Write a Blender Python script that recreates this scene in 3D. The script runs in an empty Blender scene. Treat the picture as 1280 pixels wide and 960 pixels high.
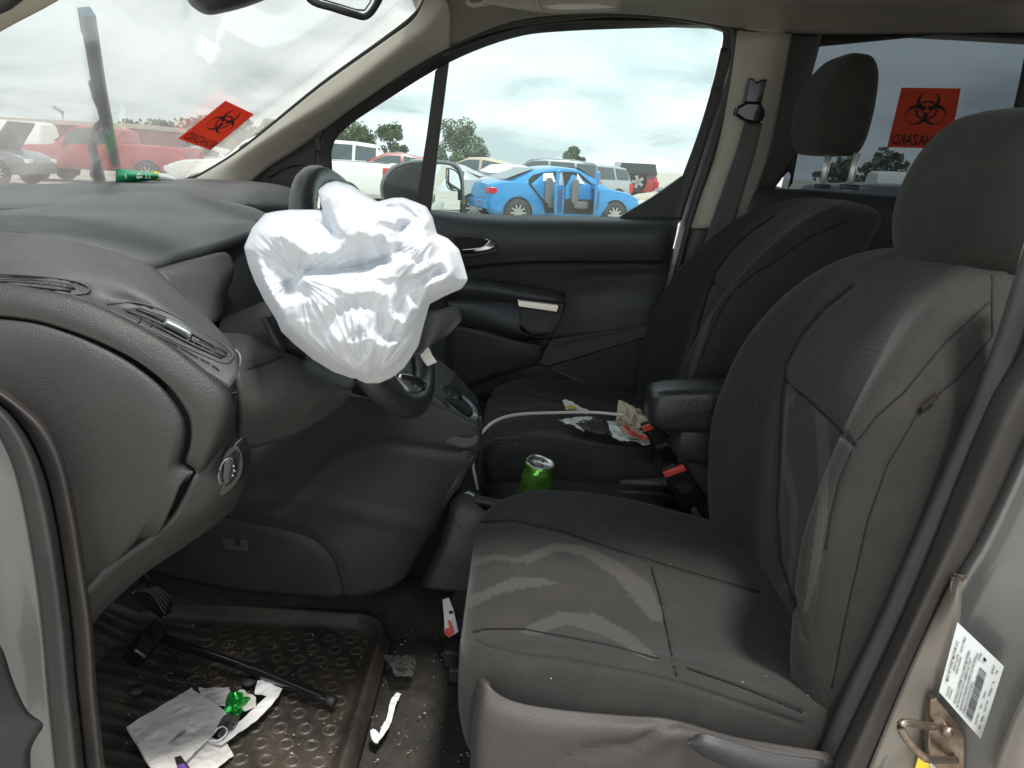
import bpy, bmesh, math, random
from mathutils import Vector, Matrix, noise
random.seed(7)
S = bpy.context.scene
COL = S.collection
# ------------------------------------------------------------------ camera
F = 949.0
PIT = math.radians(16.2); ROL = math.radians(3.1)
CAM = Vector((0, 0, 1.5))
fw = Vector((0, math.cos(PIT), -math.sin(PIT))); up0 = Vector((0, math.sin(PIT), math.cos(PIT)))
rt = math.cos(ROL)*Vector((1, 0, 0)) + math.sin(ROL)*up0
up = -math.sin(ROL)*Vector((1, 0, 0)) + math.cos(ROL)*up0
cam = bpy.data.objects.new('camera', bpy.data.cameras.new('camera')); COL.objects.link(cam)
cam.matrix_world = Matrix(((rt.x, up.x, -fw.x, CAM.x), (rt.y, up.y, -fw.y, CAM.y), (rt.z, up.z, -fw.z, CAM.z), (0, 0, 0, 1)))
cam.data.sensor_width = 36; cam.data.lens = 36*F/1280; cam.data.clip_end = 3000; cam.data.clip_start = .02
S.camera = cam

def ray(px, py):
    return fw + (px-640)/F*rt - (py-480)/F*up
def P(px, py, Y):            # measured point on the lengthwise vertical plane Y
    d = ray(px, py); return CAM + d*(Y/d.y)
def PZ(px, py, Z):
    d = ray(px, py); return CAM + d*((Z-CAM.z)/d.z)
def PP(px, py, p0, n, off=0):
    d = ray(px, py); t = ((p0-CAM).dot(n)+off)/d.dot(n); return CAM + d*t
def proj(v):
    q = v-CAM; z = q.dot(fw)
    return (640+F*q.dot(rt)/z, 480-F*q.dot(up)/z)

# ------------------------------------------------------------------ materials
def nt(name):
    m = bpy.data.materials.new(name); m.use_nodes = True
    t = m.node_tree; b = t.nodes['Principled BSDF']; return m, t, b
def N(t, kind, **kw):
    n = t.nodes.new(kind)
    for k, v in kw.items():
        if k.startswith('i_'): n.inputs[k[2:].replace('_', ' ')].default_value = v
        else: setattr(n, k, v)
    return n
def mat(name, col, rough=.6, metal=0, grain=None, var=.0, vscale=6, spec=.5, coat=0, dust=0, dustcol=(.25, .2, .15), sheen=0, dscale=9):
    m, t, b = nt(name)
    b.inputs['Roughness'].default_value = rough; b.inputs['Metallic'].default_value = metal
    b.inputs['Specular IOR Level'].default_value = spec; b.inputs['Coat Weight'].default_value = coat
    b.inputs['Sheen Weight'].default_value = sheen
    tc = N(t, 'ShaderNodeTexCoord')
    c = tuple(col)+(1,)
    if var or dust:
        nz = N(t, 'ShaderNodeTexNoise', i_Scale=vscale, i_Detail=6.0, i_Roughness=.65)
        t.links.new(tc.outputs['Object'], nz.inputs['Vector'])
        mx = N(t, 'ShaderNodeMix', data_type='RGBA')
        mx.inputs['A'].default_value = tuple(max(0, x*(1-var)) for x in col)+(1,)
        mx.inputs['B'].default_value = tuple(min(1, x*(1+var)) for x in col)+(1,)
        rp = N(t, 'ShaderNodeValToRGB'); rp.color_ramp.elements[0].position = .35; rp.color_ramp.elements[1].position = .65
        t.links.new(nz.outputs['Fac'], rp.inputs[0]); t.links.new(rp.outputs[0], mx.inputs['Factor'])
        out = mx.outputs['Result']
        if dust:
            n2 = N(t, 'ShaderNodeTexNoise', i_Scale=dscale, i_Detail=10.0, i_Roughness=.8)
            t.links.new(tc.outputs['Object'], n2.inputs['Vector'])
            r2 = N(t, 'ShaderNodeValToRGB'); r2.color_ramp.elements[0].position = .42; r2.color_ramp.elements[1].position = .75
            r2.color_ramp.elements[0].color = (0, 0, 0, 1); r2.color_ramp.elements[1].color = (dust, dust, dust, 1)
            t.links.new(n2.outputs['Fac'], r2.inputs[0])
            m2 = N(t, 'ShaderNodeMix', data_type='RGBA'); m2.inputs['B'].default_value = tuple(dustcol)+(1,)
            t.links.new(out, m2.inputs['A']); t.links.new(r2.outputs[0], m2.inputs['Factor']); out = m2.outputs['Result']
        t.links.new(out, b.inputs['Base Color'])
    else: b.inputs['Base Color'].default_value = c
    if grain:
        sc, st = grain
        g = N(t, 'ShaderNodeTexNoise', i_Scale=sc, i_Detail=3.0); t.links.new(tc.outputs['Object'], g.inputs['Vector'])
        bp = N(t, 'ShaderNodeBump', i_Strength=st, i_Distance=.0015); t.links.new(g.outputs['Fac'], bp.inputs['Height'])
        t.links.new(bp.outputs[0], b.inputs['Normal'])
    return m
def fabric(name, c0, c1, dust=.0):
    m, t, b = nt(name)
    b.inputs['Roughness'].default_value = .92; b.inputs['Specular IOR Level'].default_value = .2; b.inputs['Sheen Weight'].default_value = .12
    b.inputs['Sheen Roughness'].default_value = .4
    tc = N(t, 'ShaderNodeTexCoord')
    at = N(t, 'ShaderNodeAttribute', attribute_name='stripe')
    mx = N(t, 'ShaderNodeMix', data_type='RGBA'); mx.inputs['A'].default_value = tuple(c0)+(1,); mx.inputs['B'].default_value = tuple(c1)+(1,)
    t.links.new(at.outputs['Fac'], mx.inputs['Factor'])
    n2 = N(t, 'ShaderNodeTexNoise', i_Scale=7.0, i_Detail=8.0, i_Roughness=.7); t.links.new(tc.outputs['Object'], n2.inputs['Vector'])
    r2 = N(t, 'ShaderNodeValToRGB'); r2.color_ramp.elements[0].position = .45; r2.color_ramp.elements[1].position = .8
    r2.color_ramp.elements[0].color = (0, 0, 0, 1); r2.color_ramp.elements[1].color = (.45, .45, .45, 1)
    t.links.new(n2.outputs['Fac'], r2.inputs[0])
    m2 = N(t, 'ShaderNodeMix', data_type='RGBA'); m2.inputs['B'].default_value = (.075, .06, .047, 1)
    t.links.new(mx.outputs['Result'], m2.inputs['A']); t.links.new(r2.outputs[0], m2.inputs['Factor'])
    # lint specks
    vo = N(t, 'ShaderNodeTexVoronoi', i_Scale=55.0); t.links.new(tc.outputs['Object'], vo.inputs['Vector'])
    lt = N(t, 'ShaderNodeMath', operation='LESS_THAN'); lt.inputs[1].default_value = .05; t.links.new(vo.outputs['Distance'], lt.inputs[0])
    sx = N(t, 'ShaderNodeSeparateColor'); t.links.new(vo.outputs['Color'], sx.inputs[0])
    g2 = N(t, 'ShaderNodeMath', operation='GREATER_THAN'); g2.inputs[1].default_value = .86; t.links.new(sx.outputs[0], g2.inputs[0])
    mu = N(t, 'ShaderNodeMath', operation='MULTIPLY'); t.links.new(lt.outputs[0], mu.inputs[0]); t.links.new(g2.outputs[0], mu.inputs[1])
    m3 = N(t, 'ShaderNodeMix', data_type='RGBA'); m3.inputs['B'].default_value = (.4, .38, .34, 1)
    t.links.new(m2.outputs['Result'], m3.inputs['A']); t.links.new(mu.outputs[0], m3.inputs['Factor'])
    t.links.new(m3.outputs['Result'], b.inputs['Base Color'])
    w1 = N(t, 'ShaderNodeTexWave', wave_type='BANDS', bands_direction='X', i_Scale=110.0, i_Distortion=.6); w1.inputs['Detail'].default_value = 1
    w2 = N(t, 'ShaderNodeTexWave', wave_type='BANDS', bands_direction='Z', i_Scale=110.0, i_Distortion=.6)
    w3 = N(t, 'ShaderNodeTexWave', wave_type='BANDS', bands_direction='Y', i_Scale=110.0, i_Distortion=.6)
    a1 = N(t, 'ShaderNodeMath', operation='ADD'); a2 = N(t, 'ShaderNodeMath', operation='ADD')
    for w in (w1, w2, w3): t.links.new(tc.outputs['Object'], w.inputs['Vector'])
    t.links.new(w1.outputs['Fac'], a1.inputs[0]); t.links.new(w2.outputs['Fac'], a1.inputs[1])
    t.links.new(a1.outputs[0], a2.inputs[0]); t.links.new(w3.outputs['Fac'], a2.inputs[1])
    bp = N(t, 'ShaderNodeBump', i_Strength=.28, i_Distance=.0007); t.links.new(a2.outputs[0], bp.inputs['Height'])
    t.links.new(bp.outputs[0], b.inputs['Normal'])
    return m
def glass(name, tint, refl=.06, dirt=0, dcol=(.8, .82, .8), dsc=3):
    m = bpy.data.materials.new(name); m.use_nodes = True; t = m.node_tree; t.nodes.clear()
    o = N(t, 'ShaderNodeOutputMaterial'); tr = N(t, 'ShaderNodeBsdfTransparent'); tr.inputs[0].default_value = tuple(tint)+(1,)
    gl = N(t, 'ShaderNodeBsdfGlossy', i_Roughness=.01); mx = N(t, 'ShaderNodeMixShader')
    fr = N(t, 'ShaderNodeFresnel'); fr.inputs[0].default_value = 1.45
    mm = N(t, 'ShaderNodeMath', operation='MULTIPLY'); mm.inputs[1].default_value = refl/.04*.5; mm.use_clamp = True
    t.links.new(fr.outputs[0], mm.inputs[0]); t.links.new(mm.outputs[0], mx.inputs[0])
    t.links.new(tr.outputs[0], mx.inputs[1]); t.links.new(gl.outputs[0], mx.inputs[2]); last = mx
    if dirt:
        tc = N(t, 'ShaderNodeTexCoord'); nz = N(t, 'ShaderNodeTexNoise', i_Scale=dsc, i_Detail=9.0, i_Roughness=.75)
        t.links.new(tc.outputs['Object'], nz.inputs['Vector'])
        rp = N(t, 'ShaderNodeMapRange'); rp.inputs[1].default_value = .35; rp.inputs[2].default_value = .8; rp.inputs[3].default_value = dirt*.25; rp.inputs[4].default_value = dirt
        t.links.new(nz.outputs['Fac'], rp.inputs[0])
        ds = N(t, 'ShaderNodeBsdfTranslucent'); ds.inputs[0].default_value = tuple(dcol)+(1,)
        m2 = N(t, 'ShaderNodeMixShader'); t.links.new(rp.outputs[0], m2.inputs[0]); t.links.new(mx.outputs[0], m2.inputs[1]); t.links.new(ds.outputs[0], m2.inputs[2]); last = m2
    t.links.new(last.outputs[0], o.inputs[0]); return m
def cloth_white(name):
    m, t, b = nt(name)
    b.inputs['Base Color'].default_value = (.67, .70, .74, 1); b.inputs['Roughness'].default_value = 1; b.inputs['Specular IOR Level'].default_value = .0
    tc = N(t, 'ShaderNodeTexCoord')
    n1 = N(t, 'ShaderNodeTexNoise', i_Scale=38.0, i_Detail=4.0, i_Distortion=1.2); t.links.new(tc.outputs['Object'], n1.inputs['Vector'])
    bp = N(t, 'ShaderNodeBump', i_Strength=.22, i_Distance=.002); t.links.new(n1.outputs['Fac'], bp.inputs['Height'])
    n2 = N(t, 'ShaderNodeTexNoise', i_Scale=900.0); t.links.new(tc.outputs['Object'], n2.inputs['Vector'])
    b2 = N(t, 'ShaderNodeBump', i_Strength=.15, i_Distance=.0006); t.links.new(n2.outputs['Fac'], b2.inputs['Height']); t.links.new(bp.outputs[0], b2.inputs['Normal'])
    t.links.new(b2.outputs[0], b.inputs['Normal'])
    o = t.nodes['Material Output']; tl = N(t, 'ShaderNodeBsdfTranslucent'); tl.inputs[0].default_value = (.72, .8, .9, 1)
    mx = N(t, 'ShaderNodeMixShader'); mx.inputs[0].default_value = .15
    t.links.new(b.outputs[0], mx.inputs[1]); t.links.new(tl.outputs[0], mx.inputs[2]); t.links.new(mx.outputs[0], o.inputs[0])
    return m
M = dict(
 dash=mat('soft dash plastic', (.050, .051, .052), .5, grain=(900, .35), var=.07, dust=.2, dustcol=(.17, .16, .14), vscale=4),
 dashtop=mat('lightened dash plastic', (.115, .119, .122), .55, grain=(900, .35), var=.06, dust=.2, dustcol=(.2, .2, .19), vscale=4),  # dash plastic lightened in colour for light lost through the windscreen
 dashlow=mat('grained dash plastic', (.029, .0275, .027), .46, grain=(620, .6), var=.1, dust=.22, dustcol=(.055, .052, .049)),
 dark=mat('dark interior plastic', (.036, .035, .039), .45, grain=(700, .4), var=.1, dust=.12, dustcol=(.1, .09, .08)),
 door=mat('door trim plastic', (.046, .051, .057), .46, grain=(800, .3), var=.08, dust=.1, dustcol=(.1, .1, .1)),
 door2=mat('door lower plastic', (.07, .067, .074), .55, grain=(700, .4), var=.08),
 black=mat('black recess', (.006, .006, .007), .7),
 gloss=mat('gloss black', (.01, .01, .012), .12, coat=.5),
 leather=mat('black leather', (.022, .023, .026), .3, grain=(260, .55), var=.1, dust=.1, dustcol=(.12, .12, .11)),
 chrome=mat('satin chrome', (.62, .62, .6), .22, 1, var=.05),
 postm=mat('brightened post chrome', (.75, .76, .76), .42, .6),  # paler chrome copy, the far posts' shine put into its colour
 satin=mat('satin silver plastic', (.30, .33, .34), .3, .7),
 beige=mat('beige trim', (.41, .385, .33), .75, grain=(500, .25), var=.05, dust=.12, dustcol=(.22, .18, .14), vscale=3),
 liner=mat('headliner cloth', (.23, .215, .185), .95, grain=(700, .6), var=.05, sheen=.1),
 seal=mat('rubber seal', (.032, .031, .032), .5, grain=(120, .25), var=.15, dust=.3, dustcol=(.1, .085, .075)),
 seal2=mat('dusty rubber seal', (.03, .027, .026), .6, grain=(90, .4), var=.15, dust=.45, dustcol=(.085, .074, .064), dscale=5),
 silver=mat('silver car paint', (.155, .16, .16), .34, .5, coat=.5, var=.05, dust=.3, dustcol=(.17, .155, .14)),
 beige2=mat('silver paint with warm dust', (.23, .21, .19), .4, .35, coat=.2, var=.08, dust=.3, dustcol=(.28, .24, .19)),
 fabric=fabric('seat fabric', (.030, .030, .0285), (.058, .057, .053)),
 fabric2=fabric('seat headrest fabric', (.029, .030, .028), (.05, .05, .05)),
 carpet=mat('black carpet', (.02, .019, .018), .95, grain=(420, 1.0), var=.3, dust=.5, dustcol=(.09, .075, .055), dscale=16, vscale=20),
 mat=mat('rubber floor mat', (.03, .027, .025), .45, grain=(300, .5), var=.25, dust=.75, dustcol=(.115, .088, .06), dscale=6, vscale=12),
 shield=mat('seat side plastic', (.052, .047, .046), .5, grain=(750, .7), var=.08, dust=.15, dustcol=(.09, .078, .068)),
 seamt=mat('dark seam thread', (.006, .006, .006), .95),
 webbing=mat('belt webbing', (.085, .086, .09), .8, grain=(900, .6), var=.06),
 airbag=cloth_white('airbag cloth'),
 red=mat('red plastic button', (.55, .06, .05), .4),
 paper=mat('dirty paper', (.66, .64, .62), .8, var=.07, dust=.35, dustcol=(.36, .29, .2), vscale=14),
 white=mat('white paper', (.72, .72, .72), .8, var=.04),
 cable=mat('white cable', (.6, .6, .57), .4),
 wood=mat('brown wrapper', (.42, .33, .25), .6, var=.2, vscale=40),
 redp=mat('red paper', (.6, .06, .04), .6), yel=mat('yellow tag', (.75, .55, .03), .5),
 gfoil=mat('green foil', (.02, .42, .06), .2, .7, coat=.6), green=mat('green tube plastic', (.01, .3, .12), .35, coat=.3),
 can=mat('green can print', (.16, .48, .07), .24, .75, var=.6, vscale=38, dust=.4, dustcol=(.55, .6, .2), dscale=30), alu=mat('bare aluminium', (.7, .7, .7), .25, 1),  # yellow-green blotches mixed into the can colour paint its yellowish highlight
 ink=mat('black ink', (.015, .012, .012), .6), sred=mat('red sticker', (.80, .13, .07), .55), wink=mat('white ink', (.85, .85, .85), .5),
 label=mat('label white', (.62, .66, .66), .4), rust=mat('rusty steel', (.30, .25, .21), .32, .85, var=.35, vscale=60, dust=.5, dustcol=(.22, .12, .06)),
 purple=mat('purple print', (.14, .06, .3), .4),
 glass=glass('side glass', (.90, .97, .96), .05, dirt=.05, dsc=2), wind=glass('windscreen glass', (.95, .975, .965), .035, dirt=.20, dcol=(.82, .76, .74), dsc=2.2), priv=glass('privacy glass', (.33, .36, .38), .05, dirt=.03),  # windscreen dirt film also puts in the washed look of reflections
 clear=glass('clear film', (.8, .8, .8), .12, dirt=.5, dcol=(.5, .5, .48), dsc=30),
 mirror=mat('mirror', (.85, .88, .88), .01, 1),
)
_t = M['sred'].node_tree; _tl = N(_t, 'ShaderNodeBsdfTranslucent'); _tl.inputs[0].default_value = (.9, .2, .11, 1)
_mx = N(_t, 'ShaderNodeMixShader'); _mx.inputs[0].default_value = .5
_t.links.new(_t.nodes['Principled BSDF'].outputs[0], _mx.inputs[1]); _t.links.new(_tl.outputs[0], _mx.inputs[2]); _t.links.new(_mx.outputs[0], _t.nodes['Material Output'].inputs[0])
_t = M['mat'].node_tree; _b = _t.nodes['Principled BSDF']; _src = _b.inputs['Base Color'].links[0].from_socket
_a = N(_t, 'ShaderNodeAttribute', attribute_name='stripe'); _m = N(_t, 'ShaderNodeMix', data_type='RGBA'); _m.inputs['B'].default_value = (.19, .15, .11, 1)
_t.links.new(_src, _m.inputs['A']); _t.links.new(_a.outputs['Fac'], _m.inputs['Factor']); _t.links.new(_m.outputs['Result'], _b.inputs['Base Color'])
# ------------------------------------------------------------------ mesh helpers
def cr(p, n, closed=False):
    """Catmull-Rom through the points, n pieces a span."""
    L = len(p); out = []
    if L < 3 and not closed:
        for i in range(L-1):
            for k in range(n): out.append(p[i].lerp(p[i+1], k/n))
        out.append(p[-1].copy()); return out
    rng = range(L) if closed else range(L-1)
    for i in rng:
        if closed: a, b, c, d = p[(i-1) % L], p[i], p[(i+1) % L], p[(i+2) % L]
        else:
            b, c = p[i], p[i+1]; a = p[i-1] if i else b*2-c; d = p[i+2] if i+2 < L else c*2-b
        for k in range(n):
            t = k/n; t2 = t*t; t3 = t2*t
            out.append(.5*((2*b)+(c-a)*t+(2*a-5*b+4*c-d)*t2+(3*b-a-3*c+d)*t3))
    if not closed: out.append(p[-1].copy())
    return out
def V(p): return p.copy() if isinstance(p, Vector) else (P(*p))
def mk(name, vs, fs, m, parent=None, smooth=True, attr=None):
    me = bpy.data.meshes.new(name); me.from_pydata([tuple(v) for v in vs], [], fs)
    me.materials.append(m if not isinstance(m, str) else M[m])
    if smooth: me.shade_smooth()
    if attr:
        a = me.attributes.new('stripe', 'FLOAT', 'POINT'); a.data.foreach_set('value', attr)
    me.update()
    o = bpy.data.objects.new(name, me); COL.objects.link(o)
    if parent:
        o.parent = parent; o.matrix_parent_inverse = Matrix.Translation(-pos(parent))
    return o
def pos(o):
    p = o.location.copy() if o.type == 'EMPTY' else Vector((0, 0, 0))
    return p if not o.parent or o.parent.type != 'EMPTY' or o.type != 'EMPTY' else p
def fixn(o, toward=None):
    bm = bmesh.new(); bm.from_mesh(o.data); bmesh.ops.recalc_face_normals(bm, faces=bm.faces[:])
    if toward is not None:
        s = sum(((toward-f.calc_center_median()).dot(f.normal)*f.calc_area()) for f in bm.faces)
        if s < 0: bmesh.ops.reverse_faces(bm, faces=bm.faces[:])
    elif bm.calc_volume(signed=True) < 0: bmesh.ops.reverse_faces(bm, faces=bm.faces[:])
    bm.to_mesh(o.data); bm.free(); o.data.update()
def bevel(o, w, seg=2):
    b = o.modifiers.new('b', 'BEVEL'); b.width = w; b.segments = seg; b.limit_method = 'ANGLE'; b.angle_limit = .6; b.harden_normals = False
    return o
def segd(p, a, b):
    ax, ay = a; bx, by = b; dx, dy = bx-ax, by-ay; L = dx*dx+dy*dy+1e-9
    t = max(0, min(1, ((p[0]-ax)*dx+(p[1]-ay)*dy)/L)); qx, qy = ax+t*dx, ay+t*dy
    d = math.hypot(p[0]-qx, p[1]-qy); s = dx*(p[1]-ay)-dy*(p[0]-ax)
    return d, (1 if s > 0 else -1)
def pld(p, poly):
    best = (1e9, 1)
    for i in range(len(poly)-1):
        r = segd(p, poly[i], poly[i+1])
        if r[0] < best[0]: best = r
    return best
def inpoly(p, poly):
    x, y = p; c = False; j = len(poly)-1
    for i in range(len(poly)):
        xi, yi = poly[i]; xj, yj = poly[j]
        if (yi > y) != (yj > y) and x < (xj-xi)*(y-yi)/(yj-yi)+xi: c = not c
        j = i
    return c
def grooved(vs, nrm, grooves):
    for v, n in zip(vs, nrm):
        q = proj(v); d = 0
        for poly, w, dep in grooves:
            xs = [a[0] for a in poly]; ys = [a[1] for a in poly]
            if q[0] < min(xs)-3*w or q[0] > max(xs)+3*w or q[1] < min(ys)-3*w or q[1] > max(ys)+3*w: continue
            dd = pld(q, poly)[0]; d += dep*math.exp(-(dd/w)**2)
        if d: v -= n*d
def surf(name, rows, m, parent=None, n=6, thick=.008, grooves=None, closed=False, nr=None, toward=CAM):
    R = [cr([V(p) for p in r], n, closed) for r in rows]
    W = len(R[0]); nr = nr or n
    cols = [cr([r[i] for r in R], nr) for i in range(W)]
    H = len(cols[0]); vs = [cols[i][j] for j in range(H) for i in range(W)]
    fs = []
    for j in range(H-1):
        for i in range(W if closed else W-1):
            i2 = (i+1) % W; fs.append((j*W+i, j*W+i2, (j+1)*W+i2, (j+1)*W+i))
    o = mk(name, vs, fs, m, parent); fixn(o, toward)
    if grooves:
        me = o.data; nn = [v.normal.copy() for v in me.vertices]; vv = [v.co.copy() for v in me.vertices]
        grooved(vv, nn, grooves)
        for v, c in zip(me.vertices, vv): v.co = c
        me.update()
    if thick:
        s = o.modifiers.new('s', 'SOLIDIFY'); s.thickness = thick; s.offset = -1
    return o
def snap(o):
    pr = [(proj(v.co), v.co.y) for v in o.data.vertices]
    def f(px, py, off=.002):
        b = sorted(((a[0]-px)**2+(a[1]-py)**2, y) for a, y in pr)[:5]
        w_ = [1/(d+.3) for d, _ in b]; y = sum(w*yy for w, (_, yy) in zip(w_, b))/sum(w_)
        return P(px, py, y-off)
    return f
def plate(name, poly, Y, m, parent=None, thick=.01, bev=.002, ext=None, smooth_n=0):
    """polygon outline given where it stands, extruded away"""
    pts = []
    for p in poly: pts.append(p.copy() if isinstance(p, Vector) else (P(p[0], p[1], p[2]) if len(p) == 3 else P(p[0], p[1], Y)))
    if smooth_n: pts = cr(pts, smooth_n, True)
    e = ext if ext is not None else Vector((0, thick, 0))
    bm = bmesh.new(); a = [bm.verts.new(p) for p in pts]; b = [bm.verts.new(p+e) for p in pts]; L = len(a)
    bm.faces.new(a); bm.faces.new(b[::-1])
    for i in range(L): bm.faces.new((a[i], b[i], b[(i+1) % L], a[(i+1) % L]))
    bmesh.ops.recalc_face_normals(bm, faces=bm.faces[:])
    me = bpy.data.meshes.new(name); bm.to_mesh(me); bm.free(); me.materials.append(M[m] if isinstance(m, str) else m)
    o = bpy.data.objects.new(name, me); COL.objects.link(o)
    if parent: o.parent = parent; o.matrix_parent_inverse = Matrix.Translation(-pos(parent))
    if bev: bevel(o, bev)
    return o
def tube(name, pts, r, m, parent=None, n=6, sides=10, flat=1.0, interp=True, rr=None):
    p = [V(q) for q in pts]
    rad = rr or [r]*len(p)
    if interp:
        q = cr(p, n); rr2 = []
        for i in range(len(p)-1):
            for k in range(n): rr2.append(rad[i]+(rad[i+1]-rad[i])*k/n)
        rr2.append(rad[-1]); p, rad = q, rr2
    vs = []; fs = []; up_ = Vector((0, 0, 1))
    for i, c in enumerate(p):
        t = (p[min(i+1, len(p)-1)]-p[max(i-1, 0)]).normalized()
        if abs(t.dot(up_)) > .95: a = t.cross(Vector((0, 1, 0))).normalized()
        else: a = t.cross(up_).normalized()
        b = a.cross(t)
        for k in range(sides):
            an = 2*math.pi*k/sides; vs.append(c+a*math.cos(an)*rad[i]+b*math.sin(an)*rad[i]*flat)
    for i in range(len(p)-1):
        for k in range(sides): k2 = (k+1) % sides; fs.append((i*sides+k, i*sides+k2, (i+1)*sides+k2, (i+1)*sides+k))
    fs.append(tuple(range(sides))[::-1]); fs.append(tuple(range((len(p)-1)*sides, len(p)*sides)))
    o = mk(name, vs, fs, m, parent); fixn(o); return o
def box(name, c, s, m, parent=None, bev=.004, rot=None):
    hx, hy, hz = s[0]/2, s[1]/2, s[2]/2; c = Vector(c)
    vs = [Vector((x, y, z)) for x in (-hx, hx) for y in (-hy, hy) for z in (-hz, hz)]
    if rot: vs = [rot @ v for v in vs]
    fs = [(0, 1, 3, 2), (4, 6, 7, 5), (0, 4, 5, 1), (2, 3, 7, 6), (0, 2, 6, 4), (1, 5, 7, 3)]
    o = mk(name, [c+v for v in vs], fs, m, parent, smooth=False)
    if bev: bevel(o, bev)
    return o
def blob(name, c, s, m, parent=None, e=.5, rot=None, seg=28, attr=None):
    """rounded cushion-like block (superellipsoid)"""
    def sp(x, p): return math.copysign(abs(x)**p, x)
    vs = []; fs = []; c = Vector(c); H = seg//2
    for j in range(H+1):
        ph = -math.pi/2+math.pi*j/H
        for i in range(seg):
            th = 2*math.pi*i/seg
            v = Vector((s[0]*sp(math.cos(ph), e)*sp(math.cos(th), e), s[1]*sp(math.cos(ph), e)*sp(math.sin(th), e), s[2]*sp(math.sin(ph), e)))
            vs.append(c+(rot @ v if rot else v))
    for j in range(H):
        for i in range(seg): i2 = (i+1) % seg; fs.append((j*seg+i, j*seg+i2, (j+1)*seg+i2, (j+1)*seg+i))
    return mk(name, vs, fs, m, parent)
def thing(name, label, cat, loc=(0, 0, 0), group=None):
    o = bpy.data.objects.new(name, None); COL.objects.link(o); o.empty_display_size = .05
    o.location = loc; o['label'] = label; o['category'] = cat
    if group: o['group'] = group
    return o
def tag(o, label, cat, group=None, kind=None):
    if label: o['label'] = label
    if cat: o['category'] = cat
    if group: o['group'] = group
    if kind: o['kind'] = kind
    return o
def struct(o): o['kind'] = 'structure'; return o
def text_mesh(s, size=1.0):
    cu = bpy.data.curves.new('t', 'FONT'); cu.body = s; cu.size = size; cu.resolution_u = 3; cu.offset = .012
    ob = bpy.data.objects.new('t', cu); COL.objects.link(ob)
    dg = bpy.context.evaluated_depsgraph_get(); dg.update(); me = ob.evaluated_get(dg).to_mesh()
    vs = [v.co.copy() for v in me.vertices]; fs = [tuple(p.vertices) for p in me.polygons]
    ob.evaluated_get(dg).to_mesh_clear(); bpy.data.objects.remove(ob); bpy.data.curves.remove(cu)
    xs = [v.x for v in vs]; ys = [v.y for v in vs]; x0, x1, y0, y1 = min(xs), max(xs), min(ys), max(ys)
    return [((v.x-x0)/(x1-x0), (v.y-y0)/(y1-y0)) for v in vs], fs
def quadmap(q, off):
    a, b, c, d = q      # uv (0,0) (1,0) (1,1) (0,1)
    n = (b-a).cross(d-a).normalized()
    if n.dot(CAM-a) < 0: n = -n
    return lambda u, v: a*(1-u)*(1-v)+b*u*(1-v)+c*u*v+d*(1-u)*v+n*off
def put_text(name, s, mp, u0, v0, u1, v1, m, parent, mirror=False):
    uv, fs = text_mesh(s)
    vs = []
    for u, v in uv:
        if mirror: u = 1-u
        vs.append(mp(u0+(u1-u0)*u, v0+(v1-v0)*v))
    return mk(name, vs, fs, m, parent, smooth=False)

# ------------------------------------------------------------------ world, sun
w = bpy.data.worlds.new('World'); S.world = w; w.use_nodes = True; t = w.node_tree; t.nodes.clear()
SUN = Vector((.16, -.34, .93)).normalized()
el = math.asin(SUN.z); az = math.atan2(SUN.x, SUN.y)
sky = N(t, 'ShaderNodeTexSky', sky_type='NISHITA', sun_disc=False, sun_elevation=el, sun_rotation=az)
sky.dust_density = 3.0; sky.air_density = 1.3
tc = N(t, 'ShaderNodeTexCoord'); sep = N(t, 'ShaderNodeSeparateXYZ'); t.links.new(tc.outputs['Generated'], sep.inputs[0])
ad = N(t, 'ShaderNodeMath', operation='ADD'); ad.inputs[1].default_value = .22; t.links.new(sep.outputs[2], ad.inputs[0])
mxz = N(t, 'ShaderNodeMath', operation='MAXIMUM'); mxz.inputs[1].default_value = .05; t.links.new(ad.outputs[0], mxz.inputs[0])
dx = N(t, 'ShaderNodeMath', operation='DIVIDE'); dy = N(t, 'ShaderNodeMath', operation='DIVIDE')
t.links.new(sep.outputs[0], dx.inputs[0]); t.links.new(mxz.outputs[0], dx.inputs[1]); t.links.new(sep.outputs[1], dy.inputs[0]); t.links.new(mxz.outputs[0], dy.inputs[1])
cb = N(t, 'ShaderNodeCombineXYZ'); t.links.new(dx.outputs[0], cb.inputs[0]); t.links.new(dy.outputs[0], cb.inputs[1])
nz = N(t, 'ShaderNodeTexNoise', i_Scale=1.3, i_Detail=9.0, i_Roughness=.52, i_Distortion=.3); t.links.new(cb.outputs[0], nz.inputs['Vector'])
rp = N(t, 'ShaderNodeValToRGB'); e = rp.color_ramp.elements
e[0].position = .36; e[0].color = (4.7, 5.25, 5.45, 1); e[1].position = .66; e[1].color = (8.8, 9.3, 9.3, 1)
k = rp.color_ramp.elements.new(.50); k.color = (7.4, 7.95, 8.05, 1)
t.links.new(nz.outputs['Fac'], rp.inputs[0])
mx = N(t, 'ShaderNodeMix', data_type='RGBA'); mx.inputs['Factor'].default_value = .86
t.links.new(sky.outputs[0], mx.inputs['A']); t.links.new(rp.outputs[0], mx.inputs['B'])
bg = N(t, 'ShaderNodeBackground', i_Strength=.108); t.links.new(mx.outputs['Result'], bg.inputs[0])
wo = N(t, 'ShaderNodeOutputWorld'); t.links.new(bg.outputs[0], wo.inputs[0])
sl = bpy.data.lights.new('sun', 'SUN'); sl.energy = 2.8; sl.angle = math.radians(8); sl.color = (1, .96, .91)
so = bpy.data.objects.new('sun', sl); COL.objects.link(so); so.rotation_euler = (-SUN).to_track_quat('-Z', 'Y').to_euler(); so.location = SUN*50
S.view_settings.view_transform = 'Standard'; S.view_settings.look = 'None'; S.view_settings.gamma = 1
S.view_settings.exposure = .7
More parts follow.
